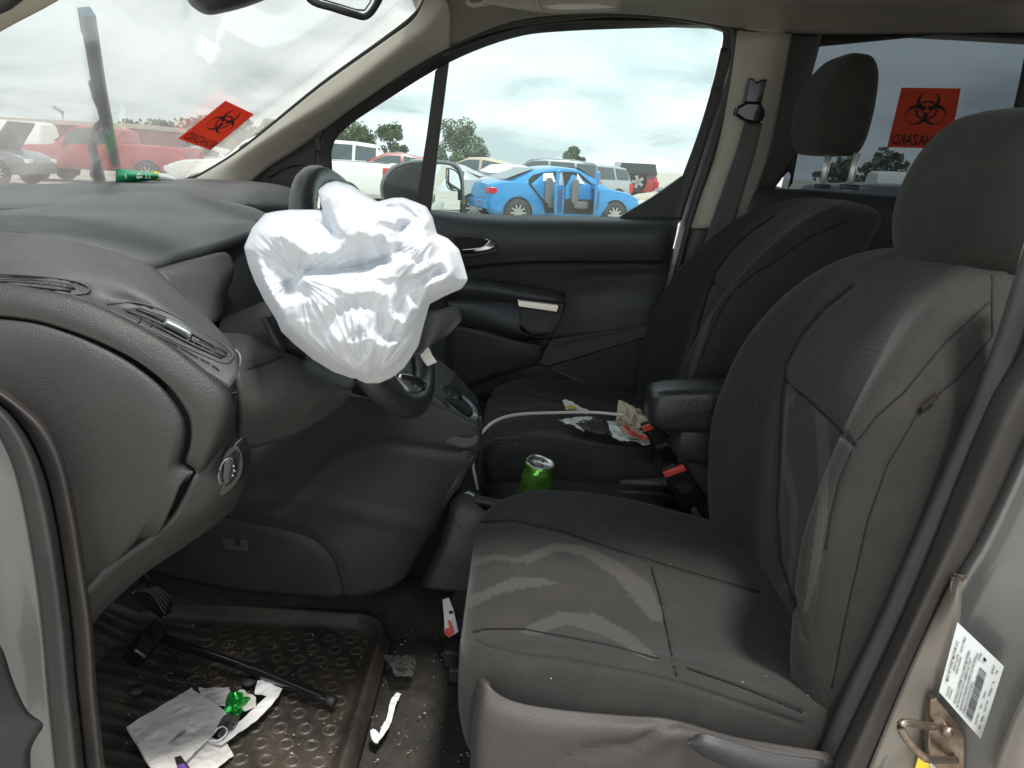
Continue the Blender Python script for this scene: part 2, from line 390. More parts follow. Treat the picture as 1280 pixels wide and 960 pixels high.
S.render.engine = 'CYCLES'
S.cycles.max_bounces = 10; S.cycles.transparent_max_bounces = 16

# ================================================================== VAN BODY (shell round the camera's view)
X = Vector
van = thing('van_body', 'silver van body seen through its open driver doorway, with beige pillars and grey headliner', 'van', (.3, 1.5, .4))
# floor pan + carpet
surf('floor_carpet', [[X((-1.2, .84, .56)), X((-.7, .84, .50)), X((0, .84, .495)), X((1.2, .84, .495)), X((2.6, .84, .5))],
     [X((-1.2, 1.4, .62)), X((-.8, 1.4, .50)), X((0, 1.4, .492)), X((1.2, 1.4, .495)), X((2.6, 1.4, .5))],
     [X((-1.2, 2.24, .62)), X((-.8, 2.24, .5)), X((0, 2.24, .492)), X((1.2, 2.24, .495)), X((2.6, 2.24, .5))]], 'carpet', van, n=16, thick=.05)
surf('firewall', [[X((-.95, .84, .5)), X((-.95, 1.5, .5)), X((-.95, 2.24, .5))], [X((-1.02, .84, .8)), X((-1.02, 1.5, .8)), X((-1.02, 2.24, .8))],
     [X((-1.0, .84, 1.36)), X((-1.0, 1.5, 1.36)), X((-1.0, 2.24, 1.36))]], 'carpet', van, n=4, thick=.03)
# roof / headliner
hl = []
for x, dz in ((-.24, -.02), (0, 0), (.6, .03), (1.4, .04), (2.6, .03)):
    hl.append([X((x, .93, 1.86+dz)), X((x, 1.05, 1.915+dz)), X((x, 1.5, 1.93+dz)), X((x, 1.9, 1.915+dz)), X((x, 2.02, 1.895+dz))])
surf('headliner', hl, 'liner', van, n=5, thick=.03, toward=X((.5, 1.5, 1.2)))
rf = []
for x, z in ((-.30, 1.90), (.0, 1.965), (.8, 1.99), (2.7, 1.98)):
    rf.append([X((x, .80, z-.1)), X((x, .90, z-.02)), X((x, 1.5, z+.02)), X((x, 2.12, z-.02)), X((x, 2.24, z-.1))])
surf('roof_panel', rf, 'silver', van, n=5, thick=.02, toward=X((.5, 1.5, 5)))
# far roof rail (cloth covered), just above the passenger window
surf('roof_rail_trim', [[(534, -8, 2.00), (600, -26, 1.99), (700, -40, 1.98), (840, -46, 1.98), (990, -50, 1.98), (1300, -50, 1.98)],
     [(534, 6, 2.04), (640, -4, 2.03), (740, -6, 2.03), (840, -8, 2.03), (990, -4, 2.03), (1300, 0, 2.03)],
     [(545, 34, 2.07), (640, 8, 2.09), (740, 4, 2.09), (840, 8, 2.09), (990, 14, 2.09), (1300, 20, 2.09)],
     [(561, 58, 2.12), (640, 27, 2.14), (740, 17, 2.14), (840, 22, 2.14), (990, 42, 2.15), (1300, 40, 2.15)]], 'liner', van, n=6, thick=.02,
     grooves=[([(533, 10), (548, 38), (563, 60)], 2.2, .004)])
surf('roof_rail_trim', [[(880, 10, 2.2), (960, 10, 2.2), (1040, 8, 2.2), (1300, 6, 2.2)], [(880, 32, 2.2), (960, 56, 2.2), (1000, 60, 2.2), (1300, 30, 2.2)]], 'liner', van, n=4, thick=.01)
# far A pillar
surf('windscreen_pillar_trim', [[(230, 230, 2.19), (262, 213, 2.18), (309, 182, 2.16), (400, 109, 2.12), (480, 52, 2.08), (517, 24, 2.05), (534, -8, 2.02)],
     [(270, 232, 2.16), (292, 206, 2.15), (350, 165, 2.12), (425, 118, 2.09), (500, 62, 2.06), (535, 36, 2.04), (560, 5, 2.02)],
     [(312, 230, 2.18), (335, 210, 2.18), (385, 178, 2.17), (430, 143, 2.16), (480, 108, 2.15), (520, 82, 2.14), (562, 59, 2.12)]], 'beige', van, n=6, thick=.02)
tube('windscreen_seal', [(215, 230, 2.2), (240, 224, 2.2), (262, 214, 2.2), (309, 183, 2.18), (400, 109, 2.14), (480, 51, 2.10), (517, 22, 2.07), (532, 0, 2.04), (532, -30, 2.0)], .008, 'black', van)
# near A pillar, crossing the top left corner
surf('windscreen_pillar_trim', [[(-320, 205, .92), (-100, 100, .93), (0, 40, .94), (84, -6, .95), (220, -95, .96)],
     [(-320, 160, .90), (-100, 65, .91), (0, 22, .92), (50, -6, .93), (200, -120, .94)],
     [(-330, 130, .86), (-100, 30, .88), (-10, -8, .90), (40, -30, .92), (200, -150, .93)]], 'beige', van, n=6, thick=.02)
surf('pillar_outer', [[(-330, 190, .84), (-100, 52, .86), (0, 18, .88), (40, -8, .90), (200, -130, .92)],
     [(-330, 20, .82), (-100, -30, .84), (0, -60, .86), (100, -110, .88), (200, -190, .9)]], 'seal', van, n=6, thick=.03)
# far B pillar trim with belt guide, and the silver jamb in front of it
surf('pillar_trim', [[(918, 36, 2.17), (908, 110, 2.17), (892, 190, 2.17), (872, 250, 2.17), (860, 285, 2.17)],
     [(935, 40, 2.10), (925, 110, 2.10), (908, 190, 2.10), (890, 240, 2.10), (878, 285, 2.10)],
     [(968, 40, 2.09), (958, 110, 2.09), (940, 190, 2.09), (925, 240, 2.09), (916, 285, 2.09)],
     [(990, 42, 2.14), (978, 110, 2.14), (962, 190, 2.14), (945, 240, 2.14), (936, 285, 2.14)]], 'beige', van, n=5, thick=.02)
surf('pillar_lower_trim', [[(866, 268, 2.165), (850, 330, 2.165), (836, 400, 2.165), (815, 520, 2.165)],
     [(884, 270, 2.15), (865, 340, 2.15), (850, 400, 2.15), (830, 520, 2.15)],
     [(940, 270, 2.15), (930, 340, 2.15), (900, 420, 2.15), (880, 520, 2.15)],
     [(1010, 272, 2.14), (1000, 340, 2.14), (990, 420, 2.14), (980, 520, 2.14)]], 'door', van, n=5, thick=.02)
surf('door_jamb', [[(908, 34, 2.215), (906, 70, 2.215), (890, 140, 2.215), (868, 215, 2.215), (850, 280, 2.215), (826, 380, 2.215), (797, 495, 2.215), (780, 560, 2.215)],
     [(921, 38, 2.19), (916, 80, 2.19), (900, 150, 2.19), (879, 220, 2.19), (860, 285, 2.19), (834, 385, 2.19), (806, 495, 2.19), (790, 560, 2.19)]], 'silver', van, n=5, thick=.02)
tube('door_seal', [(545, 62, 2.15), (600, 40, 2.16), (660, 26, 2.16), (760, 16.5, 2.16), (850, 22, 2.16), (906, 34, 2.16), (919, 52, 2.16), (912, 110, 2.16), (893, 180, 2.16), (874, 240, 2.16), (856, 300, 2.16), (832, 400, 2.16), (806, 500, 2.16)], .010, 'seal', van, n=6)
tube('door_seal', [(400, 190, 2.17), (398, 172, 2.17), (412, 152, 2.17), (470, 108, 2.17), (560, 62, 2.16)], .009, 'seal', van, n=6)
# sliding door frame with privacy glass, behind the B pillar
fr = [(985, 42), (1300, 38), (1300, 330), (935, 300)]
surf('sliding_door_frame', [[(983, 36, 2.15), (1010, 20, 2.15), (1120, 19, 2.15), (1300, 19, 2.15)], [(1000, 60, 2.18), (1024, 37, 2.18), (1120, 38, 2.18), (1300, 42, 2.18)]], 'dark', van, n=5)
surf('sliding_door_frame', [[(981, 36, 2.15), (972, 110, 2.15), (950, 210, 2.15), (936, 280, 2.15)], [(1012, 44, 2.17), (1018, 60, 2.175), (1004, 120, 2.18), (985, 215, 2.18)], [(1030, 37, 2.18), (1024, 60, 2.185), (1009, 120, 2.185), (984, 245, 2.18)]], 'dark', van, n=5)
surf('sliding_door_trim', [[(930, 218, 2.155), (1000, 240, 2.19), (1100, 248, 2.19), (1320, 262, 2.19)], [(925, 280, 2.12), (1000, 262, 2.12), (1100, 268, 2.12), (1320, 282, 2.12)], [(900, 500, 2.12), (1000, 500, 2.12), (1100, 500, 2.12), (1320, 500, 2.12)]], 'door', van, n=4)
tube('sliding_door_frame', [(1290, 60, 2.16), (1282, 100, 2.16), (1271, 150, 2.16), (1262, 200, 2.16), (1250, 262, 2.16)], .014, 'dark', van)
surf('tunnel_carpet', [[X((-1.0, 1.40, .50)), X((-.5, 1.43, .49)), X((-.1, 1.44, .49)), X((.7, 1.44, .49))], [X((-1.0, 1.47, .66)), X((-.5, 1.48, .62)), X((-.25, 1.50, .56)), X((.7, 1.50, .54))],
  [X((-1.0, 1.60, .66)), X((-.5, 1.60, .62)), X((-.25, 1.58, .56)), X((.7, 1.58, .54))], [X((-1.0, 1.68, .50)), X((-.5, 1.66, .49)), X((-.1, 1.66, .49)), X((.7, 1.66, .49))]], 'carpet', van, n=6, thick=.01)
# rear side wall further back, tailgate end, near side rear wall (close the cabin)
box('rear_side_panel', (2.2, 2.2, .95), (1.3, .05, .9), 'door', van)
box('tailgate', (2.72, 1.5, 1.0), (.05, 1.4, 1.0), 'door', van)
box('rear_side_panel', (1.9, .82, 1.2), (1.9, .05, 1.45), 'door', van)
pg = plate('rear_side_glass', [(1016, 36), (1300, 38), (1300, 262), (975, 246)], 2.197, 'priv', van, thick=.004, bev=0)
# windscreen
WA, WB, WC = X((-.99, .86, 1.385)), P(225, 229, 2.2), P(534, -8, 2.05)
WN = (WB-WA).cross(WC-WA).normalized()
if WN.dot(CAM-WA) < 0: WN = -WN
wsg = [WA, WB-(WA-WB)*.06, WC-(WA-WB)*.08, WC+(WA-WB)*.82+X((0, -.02, .01))]
def W_(px, py, off=0): return PP(px, py, WA, WN, off)
ws = mk('windscreen', [*wsg], [(0, 1, 2, 3)], 'wind', van, smooth=False)
sd = ws.modifiers.new('s', 'SOLIDIFY'); sd.thickness = .004; sd.offset = 1 if ws.data.polygons[0].normal.dot(WN) < 0 else -1
plate('windscreen_header', [WC+X((-.03, 0, 0)), wsg[3]+X((-.03, 0, 0)), wsg[3]+X((.14, 0, .06)), WC+X((.14, 0, .06))], 0, 'liner', van, ext=X((0, 0, .02)))
tube('cowl', [X((-1.02, .80, 1.372)), X((-.99, 1.5, 1.37)), X((-.93, 2.25, 1.375))], .03, 'black', van)
# near sill under the doorway
surf('door_sill', [[X((-1.1, .86, .50)), X((0, .86, .50)), X((1.1, .86, .50))], [X((-1.1, .80, .56)), X((0, .80, .56)), X((1.1, .80, .56))], [X((-1.1, .70, .52)), X((0, .70, .52)), X((1.1, .70, .52))], [X((-1.1, .66, .3)), X((0, .66, .3)), X((1.1, .66, .3))]], 'silver', van, n=4)
# lower outer side of the far side, seen only from other angles
plate('outer_side', [X((-1.1, 2.3, .3)), X((2.75, 2.3, .3)), X((2.75, 2.3, 1.28)), X((-1.1, 2.3, 1.28))], 0, 'silver', van, thick=.03, bev=0)
# hood
surf('bonnet', [[X((-1.02, .75, 1.33)), X((-1.02, 1.5, 1.36)), X((-1.02, 2.25, 1.33))], [X((-1.4, .78, 1.22)), X((-1.4, 1.5, 1.26)), X((-1.4, 2.22, 1.22))], [X((-1.85, .9, 1.0)), X((-1.9, 1.5, 1.02)), X((-1.85, 2.1, 1.0))]], 'silver', van, n=5, toward=X((-1, 1.5, 6)))

# -------- near door opening, left side: seal, paint
ls = thing('front_door_seal', 'dusty black rubber seal along the open front edge of the driver doorway', 'door seal', P(60, 900, .76))
sealL = [(-40, 462), (0, 483), (32, 506), (60, 534), (80, 575), (95, 640), (106, 710), (116, 780), (121, 860), (128, 930), (136, 1010)]
sealM = [(-40, 480), (0, 506), (22, 528), (42, 560), (58, 600), (70, 650), (80, 710), (90, 790), (96, 860), (104, 930), (112, 1010)]
sealI = [(-40, 500), (-6, 530), (8, 552), (22, 585), (33, 630), (42, 680), (50, 730), (58, 800), (64, 870), (70, 930), (78, 1010)]
surf('seal_lip', [[(x, y, .80) for x, y in sealL], [(x-6, y+5, .775) for x, y in sealL], [(x, y, .785) for x, y in sealM]], 'seal2', ls, n=5, thick=.006)
surf('seal_bulb', [[(x, y, .785) for x, y in sealM], [((x+a)/2+2, (y+b)/2-2, .745) for (x, y), (a, b) in zip(sealM, sealI)], [(x-3, y+3, .775) for x, y in sealI]], 'seal', ls, n=5, thick=.006)
fp = thing('front_pillar', 'silver painted pillar at the lower left edge of the picture, beside the door seal', 'door pillar', P(20, 900, .72))
surf('painted_panel', [[(x, y, .78) for x, y in sealI], [(x-45, y+30, .76) for x, y in sealI], [(x-130, y+60, .70) for x, y in sealI]], 'silver', fp, n=5, thick=.01)
surf('hinge_boot', [[(-40, 760, .70), (0, 806, .70), (16, 850, .70), (34, 888, .70), (54, 905, .70), (44, 925, .70), (38, 945, .70), (42, 1000, .70)],
     [(-80, 780, .66), (-40, 830, .655), (-30, 860, .655), (-20, 890, .655), (-10, 910, .655), (-20, 930, .655), (-30, 960, .655), (-40, 1000, .655)]], 'dark', fp, n=5)
# -------- near B pillar, right side
bs = thing('rear_door_seal', 'long dark rubber seal crossing beside the driver backrest at the right doorway edge', 'door seal', P(1060, 950, .78))
b0 = [(1300, 250), (1268, 345), (1240, 434), (1204, 523), (1160, 626), (1127, 702), (1094, 778), (1060, 850), (1032, 915), (1006, 975), (980, 1040)]
b1 = [(1330, 300), (1300, 365), (1274, 440), (1240, 495), (1200, 590), (1170, 668), (1139, 743), (1094, 842), (1056, 920), (1030, 975), (1004, 1040)]
b2 = [(1380, 300), (1345, 400), (1310, 478), (1280, 545), (1245, 623), (1216, 682), (1187, 730), (1149, 809), (1110, 900), (1078, 975), (1050, 1040)]
surf('seal_lip', [[(x, y, .86) for x, y in b0], [(x+2, y+6, .83) for x, y in b0], [(x, y, .815) for x, y in b1]], 'seal', bs, n=5, thick=.006)
surf('seal_bulb', [[(x, y, .815) for x, y in b1], [((x+a)/2, (y+b)/2, .765) for (x, y), (a, b) in zip(b1, b2)], [(x+2, y+2, .79) for x, y in b2]], 'seal2', bs, n=5, thick=.006)
bp_ = thing('door_pillar', 'silver painted door pillar at the lower right with a white label and steel latch striker', 'door pillar', P(1200, 940, .72))
pw = surf('painted_panel', [[(x-6, y-2, .80) for x, y in b2], [(x+16, y+6, .775) for x, y in b2], [(x+34, y+10, .79) for x, y in b2], [(x+70, y+14, .78) for x, y in b2], [(x+140, y+30, .75) for x, y in b2], [(x+260, y+40, .70) for x, y in b2]], 'silver', bp_, n=6, thick=.012)
surf('pillar_flange', [[(1192, 716, .782), (1150, 806, .782), (1118, 880, .782), (1084, 965, .782), (1060, 1020, .782)],
     [(1199, 722, .762), (1186, 800, .765), (1156, 880, .765), (1134, 965, .765), (1110, 1020, .765)],
     [(1203, 730, .77), (1197, 800, .775), (1172, 880, .775), (1150, 965, .775), (1126, 1020, .775)]], 'beige2', bp_, n=6, thick=.01)
surf('pillar_edge', [[(1330, 800, .70), (1290, 850, .70), (1262, 905, .70), (1238, 970, .70), (1225, 1020, .70)], [(1380, 820, .685), (1330, 870, .68), (1300, 920, .68), (1280, 980, .68), (1270, 1020, .68)], [(1400, 870, .70), (1370, 900, .70), (1340, 950, .70), (1320, 990, .70), (1310, 1020, .70)]], 'beige2', bp_, n=5, thick=.01)
surf('pillar_upper_trim', [[(1300, 270, .87), (1281, 300, .87), (1262, 370, .87), (1240, 430, .87)], [(1330, 270, .85), (1294, 310, .85), (1272, 372, .85), (1247, 436, .85)]], 'beige', bp_, n=4, thick=.01)
# latch striker
st = thing('latch_striker', 'rusty steel latch striker loop bolted below the white label', 'striker', P(1190, 930, .74))
plate('base_plate', [(1163, 876), (1172, 873), (1200, 905), (1207, 925), (1206, 990), (1165, 990), (1160, 930)], .748, 'rust', st, thick=.012, bev=.002)
tube('striker_loop', [(1168, 908, .745), (1150, 906, .72), (1132, 903, .70), (1126, 908, .695), (1132, 922, .695), (1146, 938, .70), (1158, 948, .705), (1176, 950, .725), (1194, 950, .745)], .0045, 'rust', st, n=5)
tube('bolt', [P(1184, 915, .752), P(1184, 915, .740)], .007, 'rust', st, interp=False, sides=6)
tg = thing('yellow_tag', 'small yellow and white warning tag under the latch striker loop', 'tag', P(1150, 950, .72))
plate('tag_sheet', [(1150, 940), (1160, 948), (1174, 975), (1140, 975)], .74, 'yel', tg, thick=.001, bev=0)
plate('white_corner', [(1162, 952), (1176, 966), (1176, 975), (1166, 975)], .739, 'label', tg, thick=.0005, bev=0)
# certification label
lb = thing('certification_label', 'white printed certification label with barcode on the silver door pillar', 'label', P(1226, 924, .73))
LQ = [P(1174, 865, .742), P(1197, 778, .742), P(1255, 833, .738), P(1226, 924, .738)]
# local frame: u runs up along the left edge, v towards the right
lq = [LQ[0], LQ[1], LQ[2], LQ[3]]
plate('label_sheet', lq, 0, 'label', lb, thick=.0008, bev=0)
mp = quadmap(lq, .0012)
def lrect(u0, v0, u1, v1, m='ink', nm='print_bar', par=None, acc=None):
    vs = [mp(u0, v0), mp(u1, v0), mp(u1, v1), mp(u0, v1)]
    acc.append(vs)
acc = []
rr = random.Random(3); u = .07
while u < .74:
    wd = rr.choice((.010, .018, .026)); lrect(u, .58, u+wd, .73, acc=acc); u += wd+rr.choice((.010, .014, .018))
lrect(.86, .60, .9, .66, acc=acc)
vs = [v for q in acc for v in q]; mk('barcode', vs, [(4*i, 4*i+1, 4*i+2, 4*i+3) for i in range(len(acc))], 'ink', lb, smooth=False)
for i, (s, u0, v0, u1, v1) in enumerate([('MFD. BY FORD MOTOR CO.', .22, .05, .80, .105), ('DATE:', .06, .13, .2, .17), ('GVWR:', .06, .19, .2, .23), ('FRONT GAWR:', .42, .13, .66, .17), ('REAR GAWR:', .42, .19, .66, .23), ('WITH TIRES', .70, .17, .92, .21),
        ('THIS VEHICLE CONFORMS TO ALL APPLICABLE FEDERAL', .06, .30, .82, .35), ('MOTOR VEHICLE SAFETY, BUMPER AND THEFT', .06, .37, .75, .42), ('PREVENTION STANDARDS IN EFFECT ON THE DATE', .06, .44, .80, .49), ('OF MANUFACTURE SHOWN ABOVE.', .06, .51, .52, .56),
        ('VIN:', .80, .46, .88, .5), ('TYPE:', .80, .52, .92, .56), ('EXT PNT:', .1, .79, .26, .83), ('RC:', .32, .79, .4, .83), ('DSO:', .46, .79, .56, .83), ('WB', .08, .88, .14, .92), ('BRK', .2, .88, .28, .92), ('INT TR', .34, .88, .48, .92), ('TP/PS', .54, .88, .66, .92), ('R', .72, .88, .75, .92), ('AXLE', .80, .80, .92, .84), ('TR', .84, .88, .90, .92)]):
    put_text('label_text', s, mp, u0, v1, u1, v0, 'ink', lb)

# ================================================================== PASSENGER DOOR (far side)
pd = thing('passenger_door', 'closed dark passenger door with chrome handle and quarter window, across the cabin', 'car door', P(700, 560, 2.2))
DY = 2.17
surf('door_panel', [
 [(400, 248, 2.205), (480, 254, 2.205), (545, 263, 2.205), (620, 268, 2.205), (700, 270, 2.205), (780, 271, 2.205), (832, 270, 2.205), (850, 271, 2.205)],
 [(400, 258, 2.16), (480, 262, 2.15), (545, 270, 2.14), (620, 277, 2.135), (700, 278, 2.135), (780, 278, 2.135), (832, 277, 2.135), (848, 277, 2.16)],
 [(400, 280, 2.13), (480, 284, 2.12), (560, 292, 2.11), (640, 296, 2.11), (700, 297, 2.11), (780, 296, 2.11), (828, 296, 2.11), (845, 294, 2.15)],
 [(400, 330, 2.13), (480, 330, 2.125), (560, 328, 2.12), (640, 324, 2.12), (700, 322, 2.12), (780, 322, 2.12), (822, 322, 2.12), (838, 322, 2.15)],
 [(400, 350, 2.15), (480, 345, 2.15), (570, 341, 2.15), (640, 334, 2.15), (700, 331, 2.15), (780, 330, 2.15), (820, 330, 2.15), (836, 330, 2.165)],
 [(400, 390, 2.17), (480, 380, 2.17), (570, 370, 2.17), (640, 368, 2.175), (700, 366, 2.175), (770, 360, 2.17), (812, 362, 2.165), (830, 362, 2.17)],
 [(400, 430, 2.18), (480, 420, 2.18), (570, 400, 2.18), (640, 395, 2.18), (700, 395, 2.18), (765, 400, 2.165), (800, 405, 2.165), (818, 405, 2.17)],
 [(400, 520, 2.18), (480, 510, 2.18), (560, 505, 2.18), (620, 500, 2.18), (700, 490, 2.18), (745, 490, 2.17), (778, 492, 2.165), (796, 496, 2.17)]],
 'door', pd, n=8, thick=.015, grooves=[([(560, 343), (600, 335), (650, 331), (700, 330), (834, 330)], 2.5, .005), ([(560, 338), (610, 329), (660, 325), (834, 325)], 2.2, -.004), ([(700, 362), (712, 350), (740, 344), (830, 342)], 3, .003)])
# lower storage bin, protruding
surf('door_bin', [
 [(560, 372, 2.14), (590, 372, 2.13), (650, 376, 2.12), (700, 390, 2.12)],
 [(560, 380, 2.11), (600, 384, 2.10), (640, 396, 2.09), (655, 402, 2.09)],
 [(560, 390, 2.11), (590, 398, 2.10), (630, 412, 2.09), (655, 418, 2.09)],
 [(560, 402, 2.12), (590, 410, 2.12), (640, 424, 2.125), (690, 424, 2.13)]], 'door', pd, n=5, thick=.006)
surf('armrest_pad', [[(560, 344, 2.15), (610, 350, 2.15), (660, 358, 2.15), (706, 366, 2.15)], [(560, 352, 2.11), (610, 356, 2.105), (650, 363, 2.10), (706, 374, 2.10)], [(560, 362, 2.10), (604, 366, 2.098), (648, 373, 2.095), (706, 380, 2.10)], [(560, 376, 2.13), (600, 380, 2.13), (648, 384, 2.13), (706, 388, 2.13)]], 'door', pd, n=4, thick=.006)
cupd = plate('pull_cup', [(648, 374), (706, 380), (702, 398), (692, 416), (664, 419), (650, 408)], 2.085, 'dark', pd, thick=.06, bev=.004)
plate('cup_recess', [(662, 398), (684, 400), (688, 410), (684, 416), (664, 414), (658, 408)], 2.082, 'door', cupd, thick=.004, bev=.001)
plate('pull_handle', [(646.5, 374), (698, 380), (700, 383), (697, 391.5), (648, 384.5), (646, 381)], 2.072, 'chrome', pd, thick=.02, bev=.004)
plate('lower_cover', [(690, 424, 2.14), (720, 420, 2.14), (816, 407, 2.155), (812, 420, 2.155), (684, 458, 2.14), (670, 452, 2.14), (682, 436, 2.14)], 2.14, 'door2', pd, thick=.01, bev=.002)
plate('speaker_cover', [(684, 459, 2.15), (811, 421, 2.16), (796, 500, 2.16), (760, 500, 2.15)], 2.15, 'dark', pd, thick=.01, bev=.002)
surf('map_pocket', [[(560, 400, 2.14), (600, 412, 2.12), (640, 424, 2.12), (682, 432, 2.13)], [(560, 450, 2.13), (600, 440, 2.12), (650, 445, 2.12), (678, 446, 2.13)], [(560, 500, 2.14), (600, 480, 2.13), (640, 465, 2.13), (670, 456, 2.13)]], 'dark', pd, n=4)
hb = plate('handle_bezel', [(562, 292), (600, 293), (612, 297), (622, 308), (623, 314), (616, 317), (586, 322), (574, 320), (564, 305)], 2.105, 'dark', pd, thick=.02, bev=.003, smooth_n=2)
plate('handle_recess', [(568, 297), (603, 298), (610, 304), (606, 314), (578, 318), (571, 306)], 2.1025, 'black', hb, thick=.004, bev=0, smooth_n=2)
surf('release_lever', [[(576, 312, 2.098), (590, 311, 2.085), (604, 308, 2.085), (612, 299, 2.095), (606, 298, 2.10)], [(578, 317, 2.098), (592, 315.5, 2.085), (611, 312, 2.085), (619, 307, 2.09), (613, 299, 2.10)]], 'chrome', pd, n=5, thick=.006)
# window frame: outer line against trim, inner line against glass
gi = [(539, 262), (545, 225), (553, 150), (560, 80), (590, 66), (640, 48), (700, 40), (760, 35.5), (830, 34.5), (885, 35), (900, 37), (904, 44), (898, 75), (884, 128), (868, 180), (852, 222), (815, 246), (775, 270.5)]
surf('window_frame', [[(398, 240, 2.17), (396, 205, 2.17), (399, 180, 2.17), (412, 155, 2.17), (469, 112, 2.17), (561, 67, 2.17), (640, 40, 2.17), (709, 28, 2.17), (840, 30, 2.17), (905, 33, 2.17), (915, 42, 2.17), (912, 70, 2.17), (900, 110, 2.17)],
     [(418, 240, 2.19), (415, 205, 2.19), (416, 184, 2.19), (429, 163, 2.19), (476, 130, 2.19), (560, 79, 2.19), (640, 48, 2.19), (709, 39, 2.19), (840, 34.5, 2.19), (893, 35, 2.19), (903.5, 42, 2.19), (900, 70, 2.19), (888, 114, 2.19)]], 'seal', pd, n=5, thick=.02)
surf('window_frame', [[(911, 60, 2.175), (904, 100, 2.175), (888, 150, 2.175), (872, 205, 2.175), (856, 255, 2.175), (850, 275, 2.175)], [(901, 60, 2.19), (891, 104, 2.19), (873, 165, 2.19), (852, 222, 2.19), (842, 250, 2.19), (836, 275, 2.19)]], 'seal', pd, n=5, thick=.02)
plate('corner_cover', [(853, 220), (862, 222), (854, 268), (850, 273), (773, 273), (778, 269), (815, 247)], 2.185, 'dark', pd, thick=.02, bev=.002)
plate('divider_bar', [(544, 88), (561, 76), (549, 170), (538, 264), (519, 258), (533, 170)], 2.18, 'seal', pd, thick=.022, bev=.003)
sc = plate('mirror_corner_cover', [(296, 236), (318, 212), (350, 186), (384, 166), (404, 158), (398, 200), (402, 240), (350, 244)], 2.195, 'dark', pd, thick=.02, bev=.003)
tube('corner_ridge', [(335, 222, 2.193), (350, 212, 2.190), (366, 206, 2.189), (380, 205, 2.193)], .004, 'dark', sc)
plate('window_glass', [(536, 268), (559, 76), (640, 45), (709, 36), (840, 31), (905, 33), (880, 150), (850, 225), (770, 273)], 2.204, 'glass', pd, thick=.004, bev=0)
plate('quarter_glass', [(412, 240), (412, 180), (428, 160), (548, 86), (530, 262)], 2.2035, 'glass', pd, thick=.004, bev=0)

# door mirror outside
dm = thing('door_mirror', 'dark door mirror outside the passenger window, half behind the divider bar', 'mirror', P(530, 250, 2.35))
surf('housing', [[(482, 252, 2.34), (479, 238, 2.34), (482, 224, 2.34), (492, 211, 2.34), (510, 204, 2.34), (530, 202.5, 2.34), (552, 203, 2.385), (566, 206, 2.42), (574, 213, 2.44), (577, 228, 2.445), (578, 250, 2.445)],
     [(479, 255, 2.40), (475, 238, 2.40), (478, 222, 2.40), (490, 208, 2.40), (510, 201, 2.40), (530, 199.5, 2.40), (552, 200, 2.45), (568, 203, 2.48), (577, 212, 2.50), (580, 228, 2.50), (581, 255, 2.50)]], 'dark', dm, n=4, thick=.006)
plate('housing_front', [(482, 262), (480, 240), (482, 226), (492, 213), (510, 206), (532, 204), (530, 262)], 2.335, 'dark', dm, thick=.02, bev=.004)
plate('mirror_glass', [(530, 205.5, 2.345), (552, 206, 2.395), (566, 209, 2.43), (573, 216, 2.447), (575.5, 230, 2.453), (575, 262, 2.453), (530, 262, 2.345)], 2.35, 'mirror', dm, thick=.01, bev=.0)
plate('blind_spot_mirror', [(561.5, 211, 2.411), (568, 213, 2.426), (573, 218, 2.438), (575.5, 228, 2.444), (576, 237.5, 2.445), (565, 236, 2.420), (561.5, 228, 2.411)], 2.34, 'mirror', dm, thick=.005, bev=.001)
tube('blind_spot_frame', [(561, 210.5, 2.410), (568, 212.5, 2.426), (573.5, 218, 2.439), (576, 228, 2.445), (576.5, 238, 2.446), (565, 237, 2.420), (561, 228, 2.410), (561, 210.5, 2.410)], .0016, 'ink', dm, sides=6, n=3)

# ================================================================== SEATS
def xf(v, T): return T(v) if T else v
STR_B = [  # stripes of the backrest insert (driver), as outlines
 [(985, 486), (994, 492), (985, 520), (981, 560), (996, 615), (998, 650), (994, 700), (990, 728), (976, 742), (968, 742), (984, 722), (987, 690), (988, 625), (974, 570), (975, 530)],
 [(1018, 510), (1034, 523), (1037, 575), (1034, 640), (1022, 720), (1010, 765), (1004, 765), (1014, 700), (1023, 630), (1022, 565)]]
GRV_B = [([(1066, 356), (1030, 385), (1000, 420), (982, 455), (977, 500), (974, 560), (971, 640), (975, 700), (990, 745), (1006, 795)], 3.2, .006),
 ([(979, 474), (1010, 500), (1040, 528), (1066, 556)], 2.6, .005),
 ([(1236, 378), (1180, 430), (1130, 490), (1096, 520), (1068, 556), (1050, 600), (1040, 640), (1030, 700), (1014, 790)], 3.2, .0012),
 ([(1240, 345), (1240, 420), (1200, 470), (1150, 512), (1110, 580), (1085, 650), (1060, 760), (1040, 860)], 2.2, .0015)]
STR_C = [
 [(591, 697), (620, 693), (647, 697), (695, 678), (730, 681), (778, 705), (812, 730), (832, 768), (826, 778), (812, 774), (771, 723), (730, 695), (699, 688), (661, 704), (620, 700), (590, 708)],
 [(586, 744), (610, 736), (640, 722), (680, 722), (700, 730), (650, 736), (620, 744), (586, 760)],
 [(647, 788), (702, 764), (744, 767), (788, 791), (823, 822), (815, 826), (790, 812), (761, 797), (709, 780), (664, 795)]]
GRV_C = [([(600, 652), (640, 650), (700, 663), (780, 690), (860, 714), (950, 740)], 3, .006), ([(814, 708), (826, 750), (836, 800), (846, 845)], 2.8, .006),
 ([(592, 790), (606, 786), (654, 786), (690, 793), (760, 806), (840, 828), (926, 858), (1003, 890)], 2.6, .004), ([(596, 800), (606, 806), (654, 819), (709, 825), (778, 838), (840, 851), (920, 878), (1000, 905)], 2.2, .004)]
